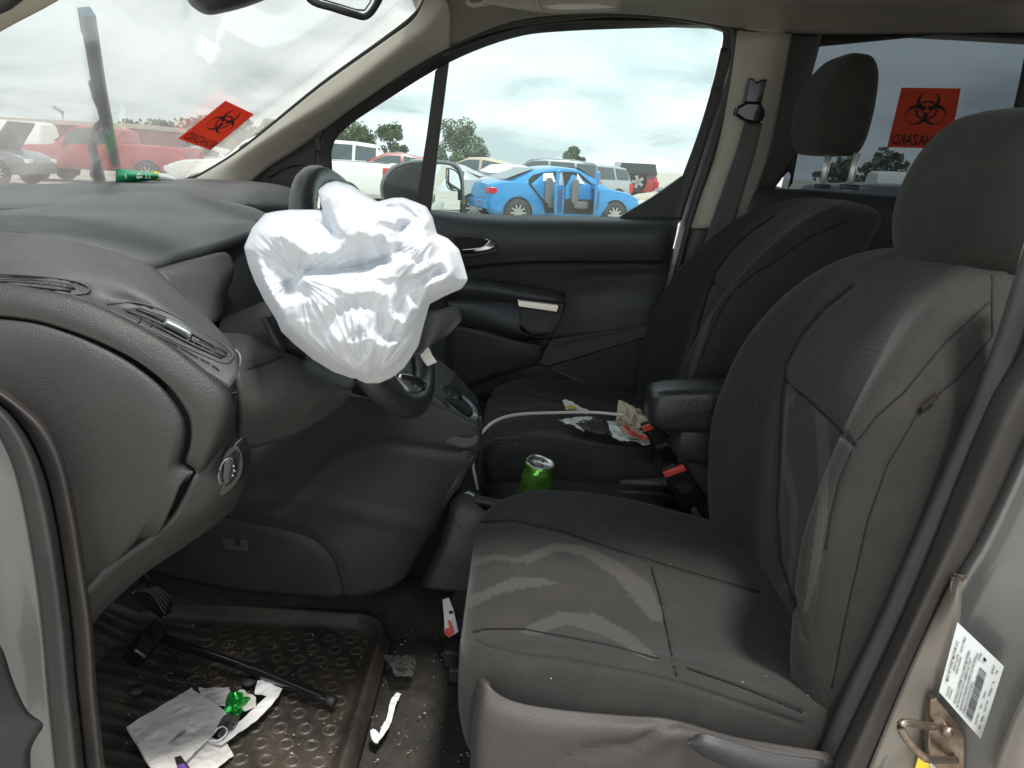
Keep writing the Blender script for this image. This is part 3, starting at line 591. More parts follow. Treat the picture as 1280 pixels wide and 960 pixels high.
def loft(name, levels, m, parent, stripes=None, grooves=None, T=None, n=12, nr=24, front=None, cap0=True, cap1=True):
    L = [cr(l, n, True) for l in levels]; Wd = len(L[0])
    cols = [cr([l[i] for l in L], nr) for i in range(Wd)]; H = len(cols[0])
    vs = [cols[i][j] for j in range(H) for i in range(Wd)]; fs = []
    for j in range(H-1):
        for i in range(Wd): i2 = (i+1) % Wd; fs.append((j*Wd+i, j*Wd+i2, (j+1)*Wd+i2, (j+1)*Wd+i))
    if cap0: fs.append(tuple(range(Wd))[::-1])
    if cap1: fs.append(tuple(range((H-1)*Wd, H*Wd)))
    o = mk(name, vs, fs, m, parent); fixn(o); me = o.data
    nn = [v.normal.copy() for v in me.vertices]; vv = [v.co.copy() for v in me.vertices]; at = []
    for v, q in zip(vv, nn):
        s = 0
        if stripes and front(v, q):
            p = proj(v)
            for poly in stripes:
                if inpoly(p, poly): s = 1
        at.append(s)
    if grooves:
        v2 = [v.copy() for v in vv]
        idx = [i for i in range(len(vv)) if front(vv[i], nn[i])]
        sub = [v2[i] for i in idx]; grooved(sub, [nn[i] for i in idx], grooves)
        for i, s_ in zip(idx, sub): v2[i] = s_
        vv = v2
    if T: vv = [T(v) for v in vv]
    for v, c in zip(me.vertices, vv): v.co = c
    a = me.attributes.new('stripe', 'FLOAT', 'POINT'); a.data.foreach_set('value', [float(x) for x in at]); me.update()
    return o
BL = [(.72, .46, .475, .235, .18), (.79, .425, .470, .262, .17), (.86, .40, .462, .272, .16), (.95, .388, .455, .278, .155), (1.05, .383, .45, .28, .15), (1.14, .398, .452, .276, .145), (1.22, .424, .465, .266, .14),
      (1.29, .462, .488, .245, .13), (1.345, .505, .518, .215, .12), (1.382, .548, .552, .175, .10), (1.402, .585, .586, .12, .07), (1.408, .612, .612, .05, .03)]
def back_levels(yc):
    out = []
    for z, xb, xc, w_, th in BL:
        s = w_/.28; xr = xc+th
        half = [(xr, .45), (xr-.01, .85), (xr-.045, .985), ((xb+xr)/2+.01, 1.0), (xb+.035, .985), (xb+.006, .93), (xb, .84), (xb+(xc-xb)*.35, .70), (xc-.004, .56), (xc, .3)]
        pts = [X((xr+.004, yc, z))]+[X((x, yc-f*w_, z)) for x, f in half]+[X((xc, yc, z))]+[X((x, yc+f*w_, z)) for x, f in half[::-1]]
        out.append(pts)
    return out
CL = [(-.056, .815, .81, .765, .17), (-.05, .835, .828, .735, .215), (-.03, .858, .848, .70, .25), (.01, .876, .862, .695, .27), (.07, .888, .866, .70, .281), (.16, .886, .862, .70, .286), (.26, .874, .852, .70, .286), (.36, .855, .838, .70, .28), (.47, .835, .825, .70, .27), (.56, .82, .815, .72, .25)]
def cush_levels(yc):
    out = []
    for x, zc, zv, zb, w_ in CL:
        half = [(zb, .5), (zb, .88), (zb+.012, .975), ((zb+zc)/2, 1.0), (zc-.03, .985), (zc-.006, .935), (zc, .86), (zc-(zc-zv)*.5, .74), (zv+.002, .60), (zv+.003, .3)]
        pts = [X((x, yc, zb))]+[X((x, yc-f*w_, z)) for z, f in half]+[X((x, yc, zv+.004))]+[X((x, yc+f*w_, z)) for z, f in half[::-1]]
        out.append(pts)
    return out
def headrest(yc, z0, x0, parent, sc=1.0, tilt=.06, px_=None):
    L = []
    for dz, hw, d0, d1 in ((-.005, .06, -.028, .030), (.0, .095, -.048, .045), (.03, .118, -.064, .052), (.08, .128, -.072, .052), (.13, .124, -.066, .05), (.17, .112, -.05, .045), (.198, .085, -.03, .034), (.208, .045, -.012, .018)):
        y = hw*sc; a = d0*sc; b = d1*sc; xx = x0+dz*sc*tilt
        L.append([X((xx+b, yc, z0+dz*sc)), X((xx+b*.95, yc-y*.6, z0+dz*sc)), X((xx+b*.5, yc-y*.93, z0+dz*sc)), X((xx+a*.25, yc-y, z0+dz*sc)), X((xx+a*.8, yc-y*.85, z0+dz*sc)), X((xx+a, yc-y*.5, z0+dz*sc)),
                  X((xx+a*1.04, yc, z0+dz*sc)), X((xx+a, yc+y*.5, z0+dz*sc)), X((xx+a*.8, yc+y*.85, z0+dz*sc)), X((xx+a*.25, yc+y, z0+dz*sc)), X((xx+b*.5, yc+y*.93, z0+dz*sc)), X((xx+b*.95, yc+y*.6, z0+dz*sc))])
    return loft('headrest', L, 'fabric2', parent, n=5, nr=5)
fb = lambda v, q: q.x < .15 and v.z > .7
fc = lambda v, q: q.z > -.5
YD = 1.12
def seams(o, parts, lines, Tf=None, nmn='seam', r=.0012):
    fr_ = [(proj(v.co), v.co.y, v.co) for v in o.data.vertices if (v.normal.x < .25 or v.normal.z > .3 or v.normal.y < -.5) and v.normal.dot(CAM-v.co) > 0]
    for ln in lines:
        pts = []
        for k in range(len(ln)-1):
            for t_ in (0, .25, .5, .75): pts.append((ln[k][0]+(ln[k+1][0]-ln[k][0])*t_, ln[k][1]+(ln[k+1][1]-ln[k][1])*t_))
        pts.append(ln[-1]); out = []
        for px, py in pts:
            b = sorted(((a[0]-px)**2+(a[1]-py)**2, y) for a, y, _ in fr_)[:4]
            if b[0][0] > 60: continue
            w_ = [1/(d+.2) for d, _ in b]; out.append(P(px, py, sum(w*y for w, (_, y) in zip(w_, b))/sum(w_)-.0004))
        if Tf: out = [Tf(q) for q in out]
        if len(out) > 3: tube(nmn, out, r, 'seamt', parts, n=2, sides=6)
ds = thing('car_seat', 'near driver seat, dark grey fabric with zigzag stripes and dusty cushion front', 'car seat', (.25, YD, .5), 'front seats of the van')
b_o = loft('backrest', back_levels(YD), 'fabric', ds, STR_B, GRV_B, front=fb)
c_o = loft('cushion', cush_levels(YD), 'fabric', ds, STR_C, GRV_C, front=fc)
seams(b_o, b_o, [g_[0] for g_ in GRV_B]); seams(c_o, c_o, [g_[0] for g_ in GRV_C if g_[0][0] != (596, 800)])
SB_, SC_ = [g_[0] for g_ in GRV_B[:3]], [GRV_C[0][0], GRV_C[1][0]]
hd = headrest(1.11, 1.378, .642, ds, 1.09)
for dy in (-.06, .07): tube('post', [X((.615, 1.11+dy, 1.38)), X((.63, 1.11+dy, 1.45))], .006, 'chrome', hd, interp=False); box('post_collar', (.615, 1.11+dy, 1.407), (.03, .034, .014), 'satin', hd, bev=.004)
# side shield with recline lever
surf('side_shield', [[(597, 846, .86), (608, 856, .828), (640, 876, .822), (700, 887, .822), (778, 894, .822), (840, 899, .822), (920, 921, .822), (1020, 938, .822), (1090, 950, .822)],
   [(592, 880, .855), (604, 888, .815), (640, 902, .808), (700, 912, .806), (778, 914, .806), (840, 918, .806), (920, 938, .806), (1015, 955, .808), (1085, 965, .81)],
   [(588, 930, .855), (600, 930, .815), (640, 940, .806), (700, 945, .804), (778, 948, .808), (840, 952, .812), (910, 965, .812), (1010, 985, .812), (1080, 990, .812)],
   [(584, 1080, .86), (596, 1080, .82), (640, 1080, .81), (700, 1080, .806), (778, 1080, .81), (840, 1080, .814), (900, 1080, .814), (1000, 1080, .814), (1070, 1080, .814)]], 'shield', ds, n=7, thick=.01,
   grooves=[([(660, 985), (690, 955), (730, 938), (790, 932), (815, 918), (835, 904)], 5, .006), ([(700, 968), (730, 948), (790, 944), (826, 926), (850, 915)], 6, -.004)])
surf('recline_lever', [[(864, 921, .81), (880, 917, .798), (920, 928, .795), (970, 942, .795), (1030, 950, .80)], [(860, 930, .80), (884, 936, .788), (925, 950, .785), (970, 963, .785), (1030, 972, .79)], [(870, 940, .812), (890, 951, .806), (925, 965, .804), (970, 982, .80), (1030, 990, .81)]], 'dark', ds, n=6, thick=.008)
tgs = plate('airbag_tag', [(1150, 506, .858), (1170, 491, .858), (1173, 498, .858), (1153, 515, .858)], .858, 'ink', ds, thick=.002, bev=0)
put_text('tag_text', 'AIRBAG', quadmap([P(1153, 515, .857), P(1173, 498, .857), P(1170, 491, .857), P(1150, 506, .857)], .001), .12, .3, .85, .75, 'shield', tgs)
box('seat_base', (.2, YD, .60), (.42, .44, .18), 'dark', ds, bev=.02)
for y in (.90, 1.36): box('seat_rail', (.2, y, .515), (.62, .05, .04), 'dark', ds, bev=.004)
sb = box('rail_foot', PZ(578, 836, .53), (.05, .05, .03), 'dark', ds, bev=.004)
tube('bolt', [PZ(578, 832, .545)+X((0, 0, z)) for z in (0, .012)], .012, 'gloss', sb, interp=False, sides=6)
# passenger seat: same shape, its own place and recline
YP = 1.865
def TP(v):
    v = v+X((0, YP-YD, 0)); return v
c_, s_ = math.cos(.20), math.sin(.20)
def TB(v):
    v = TP(v); q = v-X((.45, 0, .82)); q = X((q.x*1.30, q.y*1.0, q.z*1.16)); q = X((q.x*c_+q.z*s_, q.y, -q.x*s_+q.z*c_)); return q+X((.415, 0, .83))
def TC(v): return TP(v)+X((-.015, 0, .02))
ps = thing('car_seat', 'far passenger seat with raised headrest on chrome posts and litter on its cushion', 'car seat', (.25, YP, .5), 'front seats of the van')
pb_o = loft('backrest', back_levels(YD), 'fabric', ps, STR_B, GRV_B, front=fb, T=TB); seams(b_o, pb_o, SB_, TB)
loft('cushion', cush_levels(YD), 'fabric', ps, STR_C, GRV_C, front=fc, T=TC)
hp = headrest(1.88, 1.560, .712, ps, 1.03)
tube('post', [(1028, 232, 1.84), (1036, 192, 1.84)], .0075, 'postm', hp, interp=False)
tube('post', [(1062, 232, 1.75), (1072, 192, 1.75)], .0075, 'postm', hp, interp=False)
box('post_collar', P(1062, 234, 1.75), (.035, .03, .012), 'dark', hp, bev=.003)
box('post_collar', P(1028, 233, 1.84), (.03, .03, .010), 'dark', hp, bev=.003)
box('seat_base', (.2, YP, .60), (.42, .44, .18), 'dark', ps, bev=.02)
surf('side_shield', [[(609, 558, 1.60), (660, 557, 1.60), (740, 556, 1.60), (813, 561, 1.60)], [(608, 580, 1.595), (660, 580, 1.595), (740, 580, 1.595), (814, 584, 1.595)], [(614, 604, 1.60), (660, 618, 1.60), (740, 606, 1.60), (815, 600, 1.60)]], 'fabric2', ps, n=4)
# rear bench seen between the front headrests and behind
rb = thing('rear_bench', 'dark rear bench seat in the shade behind the front seats', 'bench seat', (1.4, 1.5, .5))
blob('bench_back', (1.62, 1.5, 1.12), (.10, .60, .34), 'fabric2', rb, e=.35); blob('bench_cushion', (1.35, 1.5, .80), (.28, .60, .11), 'fabric2', rb, e=.35)
for y in (1.15, 1.85): blob('bench_headrest', (1.68, y, 1.50), (.06, .13, .09), 'fabric2', rb, e=.5)

# passenger belt on the far pillar
sbt = thing('seat_belt', 'grey seat belt hanging from the beige pillar by the passenger window', 'seat belt', P(920, 300, 2.06))
surf('webbing', [[(931, 152, 2.075), (920, 190, 2.06), (904, 235, 2.07), (885, 290, 2.075), (868, 345, 2.10), (850, 400, 2.12), (845, 440, 2.13)], [(953, 154, 2.072), (944, 192, 2.055), (930, 238, 2.067), (914, 294, 2.07), (896, 350, 2.095), (876, 405, 2.115), (868, 445, 2.125)]], 'webbing', sbt, n=5, thick=.002)
plate('belt_guide', [(921, 134), (934, 127), (952, 128), (957, 138), (956, 148), (948, 155), (930, 151), (919, 143)], 2.05, 'gloss', sbt, thick=.03, bev=.006)
plate('height_adjuster', [(936, 97), (942, 98), (946, 103), (953, 99), (960, 99), (952, 130), (930, 128)], 2.075, 'gloss', sbt, thick=.02, bev=.004)
# buckles
for lab, q, z in (('red topped belt buckle standing between the driver cushion and armrest base', [(828, 590), (856, 581), (884, 628), (853, 642)], 1.43), ('belt buckle with red button below the padded armrest, nearer the passenger cushion', [(801, 533), (820, 527), (848, 560), (846, 580), (828, 576)], 1.50)):
    bk = thing('belt_buckle', lab, 'buckle', P(q[-1][0], q[-1][1]+10, z), 'seat belt buckles')
    plate('buckle_body', q, z, 'gloss', bk, thick=.022, bev=.004)
    (a, b), (c, d) = q[0], q[1]
    plate('release_button', [(a+1, b+1), (c-1, d+1), (c+3, d+7), (a+4, b+8)], z-.003, 'red', bk, thick=.012, bev=.002)
    if z < 1.45:
        plate('buckle_slot', [(845, 606), (858, 600), (866, 612), (853, 618)], z-.0025, 'black', bk, thick=.002, bev=.0)
        tube('stalk', [(865, 632, 1.44), (872, 645, 1.445), (884, 660, 1.45)], .008, 'satin', bk)
    else: tube('stalk', [(838, 572, 1.51), (846, 585, 1.52), (852, 600, 1.52)], .006, 'satin', bk)
# armrest
ar = thing('centre_armrest', 'padded black leather armrest between the front seats', 'armrest', P(870, 600, 1.48))
blob('armrest_pad', P(872, 500, 1.46)+X((.018, 0, -.010)), (.120, .055, .046), 'leather', ar, e=.42, rot=Matrix.Rotation(-.06, 3, 'Y'))
blob('armrest_base', P(880, 548, 1.47)+X((.022, 0, .0)), (.09, .046, .05), 'leather', ar, e=.45, rot=Matrix.Rotation(.12, 3, 'Y'))
surf('seam', [[(826, 540, 1.400), (836, 527, 1.398), (860, 520, 1.396), (905, 516, 1.396)], [(826, 541.5, 1.3995), (836, 528.5, 1.3975), (860, 521.5, 1.3955), (905, 517.5, 1.3955)]], 'black', ar, n=4, thick=.001)
surf('armrest_bracket', [[(842, 560, 1.45), (870, 565, 1.44), (900, 570, 1.44)], [(856, 600, 1.46), (876, 606, 1.45), (900, 612, 1.45)], [(872, 640, 1.48), (886, 650, 1.46), (905, 660, 1.46)]], 'dark', ar, n=4, thick=.04)

# ================================================================== DASHBOARD
db = thing('dashboard', 'grey and black dashboard running across the van with air vents and instrument hood', 'dashboard', (-.6, 1.4, .9))
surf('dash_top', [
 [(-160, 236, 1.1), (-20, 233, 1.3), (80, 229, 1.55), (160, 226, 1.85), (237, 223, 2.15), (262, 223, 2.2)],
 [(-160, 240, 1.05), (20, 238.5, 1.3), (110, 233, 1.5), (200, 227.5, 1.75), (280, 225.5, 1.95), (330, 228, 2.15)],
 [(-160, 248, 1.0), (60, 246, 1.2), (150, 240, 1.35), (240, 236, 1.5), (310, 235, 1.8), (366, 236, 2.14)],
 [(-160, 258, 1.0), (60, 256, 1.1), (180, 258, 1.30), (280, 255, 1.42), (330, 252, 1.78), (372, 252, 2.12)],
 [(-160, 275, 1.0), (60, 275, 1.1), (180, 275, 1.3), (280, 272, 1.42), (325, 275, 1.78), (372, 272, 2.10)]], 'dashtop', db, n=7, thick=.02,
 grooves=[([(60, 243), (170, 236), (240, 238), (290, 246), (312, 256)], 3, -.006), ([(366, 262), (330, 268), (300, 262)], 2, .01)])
surf('dash_front', [[X((-.60, 1.38, 1.34)), X((-.60, 1.7, 1.35)), X((-.61, 2.14, 1.34))], [X((-.56, 1.38, 1.25)), X((-.56, 1.7, 1.25)), X((-.57, 2.14, 1.25))], [X((-.53, 1.38, 1.1)), X((-.53, 1.7, 1.08)), X((-.55, 2.14, 1.08))], [X((-.6, 1.38, .9)), X((-.6, 1.7, .88)), X((-.6, 2.14, .88))]], 'dark', db, n=5)
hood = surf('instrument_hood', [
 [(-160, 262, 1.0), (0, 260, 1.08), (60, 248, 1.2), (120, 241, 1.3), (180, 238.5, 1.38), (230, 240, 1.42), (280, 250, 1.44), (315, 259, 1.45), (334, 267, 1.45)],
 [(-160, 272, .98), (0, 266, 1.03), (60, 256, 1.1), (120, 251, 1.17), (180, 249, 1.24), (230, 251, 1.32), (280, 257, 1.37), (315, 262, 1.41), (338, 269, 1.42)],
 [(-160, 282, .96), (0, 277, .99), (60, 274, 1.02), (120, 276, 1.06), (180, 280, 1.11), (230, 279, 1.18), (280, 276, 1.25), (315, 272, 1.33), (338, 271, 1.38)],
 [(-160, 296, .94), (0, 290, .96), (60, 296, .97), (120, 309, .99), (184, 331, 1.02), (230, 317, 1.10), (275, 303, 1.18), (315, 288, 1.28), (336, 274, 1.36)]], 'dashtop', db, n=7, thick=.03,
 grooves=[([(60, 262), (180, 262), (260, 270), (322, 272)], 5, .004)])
cl = surf('cluster_side', [[(192, 336, 1.03), (240, 324, 1.1), (278, 315, 1.15), (290, 322, 1.16)], [(204, 345, 1.01), (240, 345, 1.06), (272, 345, 1.11), (292, 342, 1.16)], [(225, 375, 1.0), (250, 378, 1.04), (268, 380, 1.08), (284, 370, 1.16)], [(258, 405, .99), (264, 405, 1.02), (268, 403, 1.06), (276, 398, 1.12)]], 'dash', db, n=5, thick=.01)
surf('cluster_face', [[(255, 290, 1.22), (300, 278, 1.3), (340, 275, 1.36), (380, 280, 1.40)], [(260, 350, 1.18), (300, 350, 1.22), (340, 350, 1.28), (400, 350, 1.34)], [(262, 410, 1.1), (300, 430, 1.16), (350, 440, 1.22), (420, 450, 1.28)]], 'black', db, n=4)
# near pad
pad = surf('dash_pad', [
 [(-160, 296, .95), (-40, 288, .962), (60, 296, .97), (120, 308, .985), (184, 330, 1.0), (222, 362, 1.0), (262, 402, .98), (298, 444, .955)],
 [(-160, 300, .92), (-40, 292, .93), (60, 302, .93), (120, 318, .93), (178, 341, .93), (220, 372, .925), (262, 410, .92), (299, 447, .915)],
 [(-160, 318, .90), (-40, 315, .90), (60, 326, .895), (120, 342, .89), (172, 362, .885), (216, 390, .885), (258, 422, .885), (299, 456, .885)],
 [(-160, 340, .88), (-40, 340, .88), (60, 344, .875), (110, 362, .872), (160, 385, .87), (208, 412, .868), (254, 440, .866), (297, 468, .864)],
 [(-160, 352, .855), (-40, 350, .855), (40, 359, .853), (100, 374, .85), (150, 395, .848), (200, 424, .846), (246, 456, .846), (288, 482, .846)]], 'dash', db, n=7, thick=.02,
 grooves=[([(-40, 290), (60, 299), (100, 308), (150, 325), (200, 352), (246, 390), (292, 436)], 2.6, -.004),
          ([(-20, 344), (0, 344), (60, 349), (100, 354), (113, 361), (104, 367), (60, 366), (0, 352)], 1.6, .003), ([(103, 380), (120, 374), (158, 373), (190, 385)], 1.8, .004), ([(132, 388), (275, 460)], 1, .001)])
# vents: black recess, moulded bezel, slats and vanes lying in the pad
on = snap(pad)
def vent(nm, outer, inner, slats, vanes, slots=()):
    v = plate(nm, [on(a, b, .0015) for a, b in inner], 0, 'black', db, ext=X((-.002, .004, -.008)), bev=0)
    q = cr([on(a, b, .001) for a, b in outer], 4, True); tube('vent_bezel', q+[q[0]], .0016, 'dash', v, interp=False, sides=6)
    for l in slats: tube('vent_slat', [on(a, b, .003) for a, b in l], .0013, 'seal', v, n=3, sides=6)
    for l in vanes: tube('vent_vane', [on(a, b, .0022) for a, b in l], .0011, 'dashlow', v, interp=False, sides=6)
    return v
vent('side_vent', [(-30, 343), (40, 344.5), (92, 351), (111, 359), (104, 367), (60, 367), (-20, 357)], [(-30, 347.5), (40, 349), (88, 355.5), (95, 361), (88, 364), (60, 363), (-20, 353)],
     [[(-30, 350.5), (40, 353), (93, 360)], [(-20, 354), (40, 358), (88, 363)]], [[(x, 348+max(0, x)*.07), (x+5, 356+max(0, x)*.075)] for x in (-8, 6, 20, 34, 48, 62, 76)])
v2 = vent('main_vent', [(133, 384), (150, 378.5), (176, 379), (214, 392), (262, 420), (290, 440), (289, 449), (278, 453), (240, 437), (190, 412)], [(152, 386), (174, 384.5), (206, 396), (250, 420), (284, 439), (283, 445), (276, 448), (236, 430), (196, 409)],
     [[(158, 388), (196, 402), (240, 425), (280, 445)], [(170, 386), (206, 399), (250, 422), (283, 441)], [(200, 409), (240, 430), (277, 447)]], [[(x, 388+(x-160)*.43), (x-3, 396+(x-160)*.43)] for x in (176, 190, 244, 256, 268)])
surf('vent_knob', [[on(207, 399, .004), on(212, 397, .006), on(238, 410, .006), on(240, 413, .004)], [on(206, 405, .010), on(210, 403, .012), on(237, 416, .012), on(239, 419, .009)], [on(205, 410, .002), on(210, 411, .003), on(235, 424, .003), on(237, 425, .002)]], 'satin', v2, n=3, thick=.004)
for a, b in (((134, 391), (165, 404)), ((169, 406), (195, 417.5)), ((197.5, 419), (222, 431)), ((224.5, 432.5), (248, 446)), ((250.5, 447), (262, 453)), ((265, 455), (274, 461.5))):
    plate('vent_slot', [on(a[0], a[1], .001), on(b[0], b[1], .001), on(b[0], b[1]+2.6, .001), on(a[0]+.5, a[1]+2.6, .001)], 0, 'black', db, ext=X((0, .003, -.002)), bev=0)
tube('chrome_lip', [(294, 437, .95), (299, 443, .935), (300.5, 450, .92), (299, 458, .905), (296, 464, .895)], .0018, 'satin', db, sides=6)
# upper band wrapping down at the driver side
surf('dash_band', [
 [(-160, 352, .856), (-40, 350, .856), (40, 359, .854), (100, 373, .851), (150, 394, .849), (200, 422, .847), (246, 454, .847), (282, 484, .848), (292, 505, .855), (291, 540, .87), (276, 575, .875), (262, 606, .87)],
 [(-160, 356, .838), (-40, 355, .838), (40, 363, .838), (100, 377, .836), (150, 399, .834), (200, 427, .832), (243, 459, .832), (276, 490, .832), (285, 512, .835), (281, 545, .84), (266, 576, .842), (250, 603, .84)],
 [(-160, 374, .828), (-40, 374, .828), (36, 380, .826), (90, 396, .824), (138, 416, .822), (184, 443, .821), (226, 474, .82), (256, 506, .82), (264, 530, .82), (262, 556, .82), (254, 580, .822), (246, 592, .825)],
 [(-160, 394, .826), (-40, 393, .826), (34, 399, .824), (84, 412, .822), (130, 430, .82), (172, 452, .819), (210, 482, .818), (233, 514, .818), (239, 536, .818), (237, 560, .818), (232, 577, .82), (240, 584, .825)]], 'dashlow', db, n=7, thick=.015)
# end panel
ep = surf('end_panel', [
 [(-200, 399, .832), (-40, 398, .832), (34, 403, .83), (84, 416, .828), (128, 434, .826), (168, 456, .825), (204, 485, .824), (227, 516, .824), (233, 538, .824), (231, 560, .824), (227, 578, .826), (244, 588, .83)],
 [(-200, 403, .822), (-40, 402, .822), (34, 407, .82), (82, 420, .818), (125, 438, .816), (164, 460, .815), (199, 488, .814), (221, 518, .814), (227, 539, .814), (225, 562, .814), (222, 582, .815), (239, 592, .82)],
 [(-200, 440, .812), (-40, 440, .812), (30, 446, .81), (76, 456, .81), (116, 472, .808), (150, 492, .807), (182, 518, .806), (204, 540, .806), (212, 556, .806), (212, 574, .806), (212, 592, .807), (226, 606, .81)],
 [(-200, 560, .81), (-40, 560, .81), (30, 560, .81), (70, 560, .808), (105, 565, .806), (138, 575, .805), (168, 590, .805), (188, 600, .805), (196, 606, .805), (200, 612, .805), (206, 622, .806), (214, 632, .807)],
 [(-200, 700, .82), (-40, 700, .82), (30, 690, .82), (62, 690, .818), (95, 690, .816), (124, 688, .814), (150, 682, .812), (166, 672, .812), (176, 664, .812), (184, 656, .812), (190, 660, .813), (196, 668, .814)],
 [(-200, 860, .84), (-40, 850, .84), (30, 830, .84), (60, 800, .84), (86, 785, .84), (110, 768, .84), (122, 748, .84), (135, 728, .84), (146, 712, .84), (156, 700, .84), (166, 694, .84), (178, 690, .84)]], 'dashlow', db, n=6, thick=.015)
# lower driver side rim with headlight knob
surf('lower_rim', [
 [(294, 468, .88), (296, 500, .885), (294, 540, .89), (303, 560, .895), (309, 590, .895), (302, 622, .895), (280, 648, .895), (230, 684, .895), (180, 718, .895), (135, 758, .895), (112, 785, .895)],
 [(288, 492, .852), (290, 515, .86), (288, 548, .862), (292, 565, .865), (298, 592, .865), (290, 620, .865), (268, 645, .86), (222, 678, .858), (172, 712, .855), (130, 750, .85), (108, 777, .85)],
 [(286, 492, .85), (286, 515, .85), (274, 560, .845), (272, 585, .842), (270, 610, .84), (262, 628, .838), (246, 648, .835), (208, 676, .832), (160, 708, .83), (124, 744, .828), (104, 770, .828)],
 [(280, 492, .86), (270, 530, .84), (252, 580, .832), (246, 592, .825), (240, 606, .82), (230, 625, .818), (214, 652, .815), (186, 680, .815), (150, 706, .815), (122, 736, .815), (100, 764, .815)]], 'dashlow', db, n=6, thick=.012)
kb = plate('switch_panel', [(292, 556), (302, 566), (303, 588), (296, 604), (282, 618), (273, 620), (270, 605), (272, 588), (280, 566)], .846, 'gloss', db, thick=.03, bev=.004, smooth_n=2)
def ell(cx_, cy_, rx, ry, rot_, n_=28): return [(cx_+rx*math.cos(a)*math.cos(rot_)-ry*math.sin(a)*math.sin(rot_), cy_+rx*math.cos(a)*math.sin(rot_)+ry*math.sin(a)*math.cos(rot_)) for a in [2*math.pi*k/n_ for k in range(n_)]]
plate('headlight_knob', [(a, b, .832+(a-284)*.0007) for a, b in ell(284, 590, 10.5, 19, .28)], .832, 'gloss', kb, thick=.012, bev=.002)
tube('knob_ring', [P(a, b, .8315+(a-284)*.0007) for a, b in ell(283.5, 590, 9.5, 17.5, .28)][8:24], .0006, 'satin', kb, sides=5, interp=False)
plate('knob_grip', [(280, 578, .826), (286, 574, .829), (289, 580, .83), (286, 604, .829), (281, 606, .826), (278, 598, .825)], .826, 'dark', kb, thick=.008, bev=.002)
for a, b in ((291, 582), (292, 588), (290, 594)): tube('knob_mark', [P(a, b, .8335), P(a+2, b+1, .8345)], .0005, 'label', kb, interp=False, sides=5)
# steering column and lower panels
cpan = surf('column_panel', [
 [(262, 412, 1.12), (300, 400, 1.14), (350, 392, 1.18), (400, 395, 1.22), (450, 420, 1.26)],
 [(290, 440, 1.02), (318, 430, 1.06), (350, 430, 1.12), (400, 445, 1.16), (450, 470, 1.22)],
 [(296, 470, .98), (330, 462, 1.02), (365, 448, 1.06), (400, 470, 1.10), (440, 488, 1.14)],
 [(300, 520, .99), (335, 512, 1.01), (375, 500, 1.05), (410, 500, 1.10), (436, 500, 1.15)],
 [(300, 562, 1.04), (335, 556, 1.07), (370, 545, 1.1), (400, 528, 1.14), (425, 512, 1.18)]], 'dash', db, n=6, thick=.02, grooves=[([(290, 468), (330, 455), (372, 437)], 2, .003)])
oc2 = snap(cpan); tube('panel_gap', [oc2(a, b, .0002) for a, b in [(292, 467), (312, 461), (332, 454), (352, 446), (372, 437)]], .001, 'black', db, n=3, sides=6)
surf('stalk', [[(336, 392, 1.05), (350, 400, 1.05), (362, 420, 1.05), (358, 432, 1.05)], [(332, 396, 1.02), (338, 415, 1.01), (346, 430, 1.01), (354, 438, 1.03)], [(334, 396, 1.06), (334, 418, 1.06), (340, 434, 1.06), (352, 440, 1.06)]], 'dark', db, n=4, thick=.01)
cside = surf('console_side', [
 [(250, 470, 1.25), (320, 500, 1.16), (380, 520, 1.16), (430, 498, 1.20), (480, 500, 1.32), (540, 505, 1.38), (600, 535, 1.40)],
 [(250, 560, 1.22), (310, 568, 1.12), (370, 548, 1.16), (430, 525, 1.24), (490, 535, 1.34), (550, 548, 1.385), (601, 556, 1.41)],
 [(240, 610, 1.28), (310, 610, 1.24), (370, 600, 1.28), (430, 585, 1.33), (490, 580, 1.365), (548, 578, 1.39), (594, 576, 1.415)],
 [(225, 650, 1.33), (300, 655, 1.32), (370, 655, 1.34), (430, 650, 1.36), (490, 635, 1.375), (540, 625, 1.395), (566, 620, 1.42)],
 [(195, 680, 1.37), (290, 690, 1.36), (360, 695, 1.36), (420, 700, 1.365), (480, 690, 1.375), (522, 680, 1.395), (540, 668, 1.42)],
 [(175, 712, 1.40), (270, 735, 1.385), (350, 744, 1.38), (430, 748, 1.375), (475, 740, 1.38), (502, 728, 1.395), (514, 712, 1.42)]], 'dark', db, n=8, thick=.02,
 grooves=[([(345, 640), (380, 610), (420, 575), (450, 562), (478, 556), (520, 560), (592, 570)], 5, .008), ([(262, 644), (300, 650), (350, 660), (388, 671), (406, 684), (418, 700), (426, 725), (432, 748)], 3.2, .008),
          ([(300, 622), (380, 624), (450, 640), (520, 658), (560, 664)], 9, -.004), ([(176, 702), (215, 690), (250, 722), (268, 735)], 3, .003)])
oc = snap(cside)
tube('panel_gap', [oc(a, b, .0002) for a, b in [(262, 644), (282, 647), (300, 650), (325, 655), (350, 660), (370, 665), (388, 671), (406, 684), (418, 700), (426, 725), (431, 744)]], .0011, 'black', db, n=3, sides=6)
ob = plate('socket_cover', [(276, 672), (280, 668), (303, 671), (309, 677), (311, 688), (306, 691), (284, 689), (279, 686)], 1.345, 'dark', db, thick=.02, bev=.003)
plate('socket_slot', [(293, 674), (299, 674), (300, 682), (294, 682)], 1.343, 'black', ob, thick=.003, bev=0)
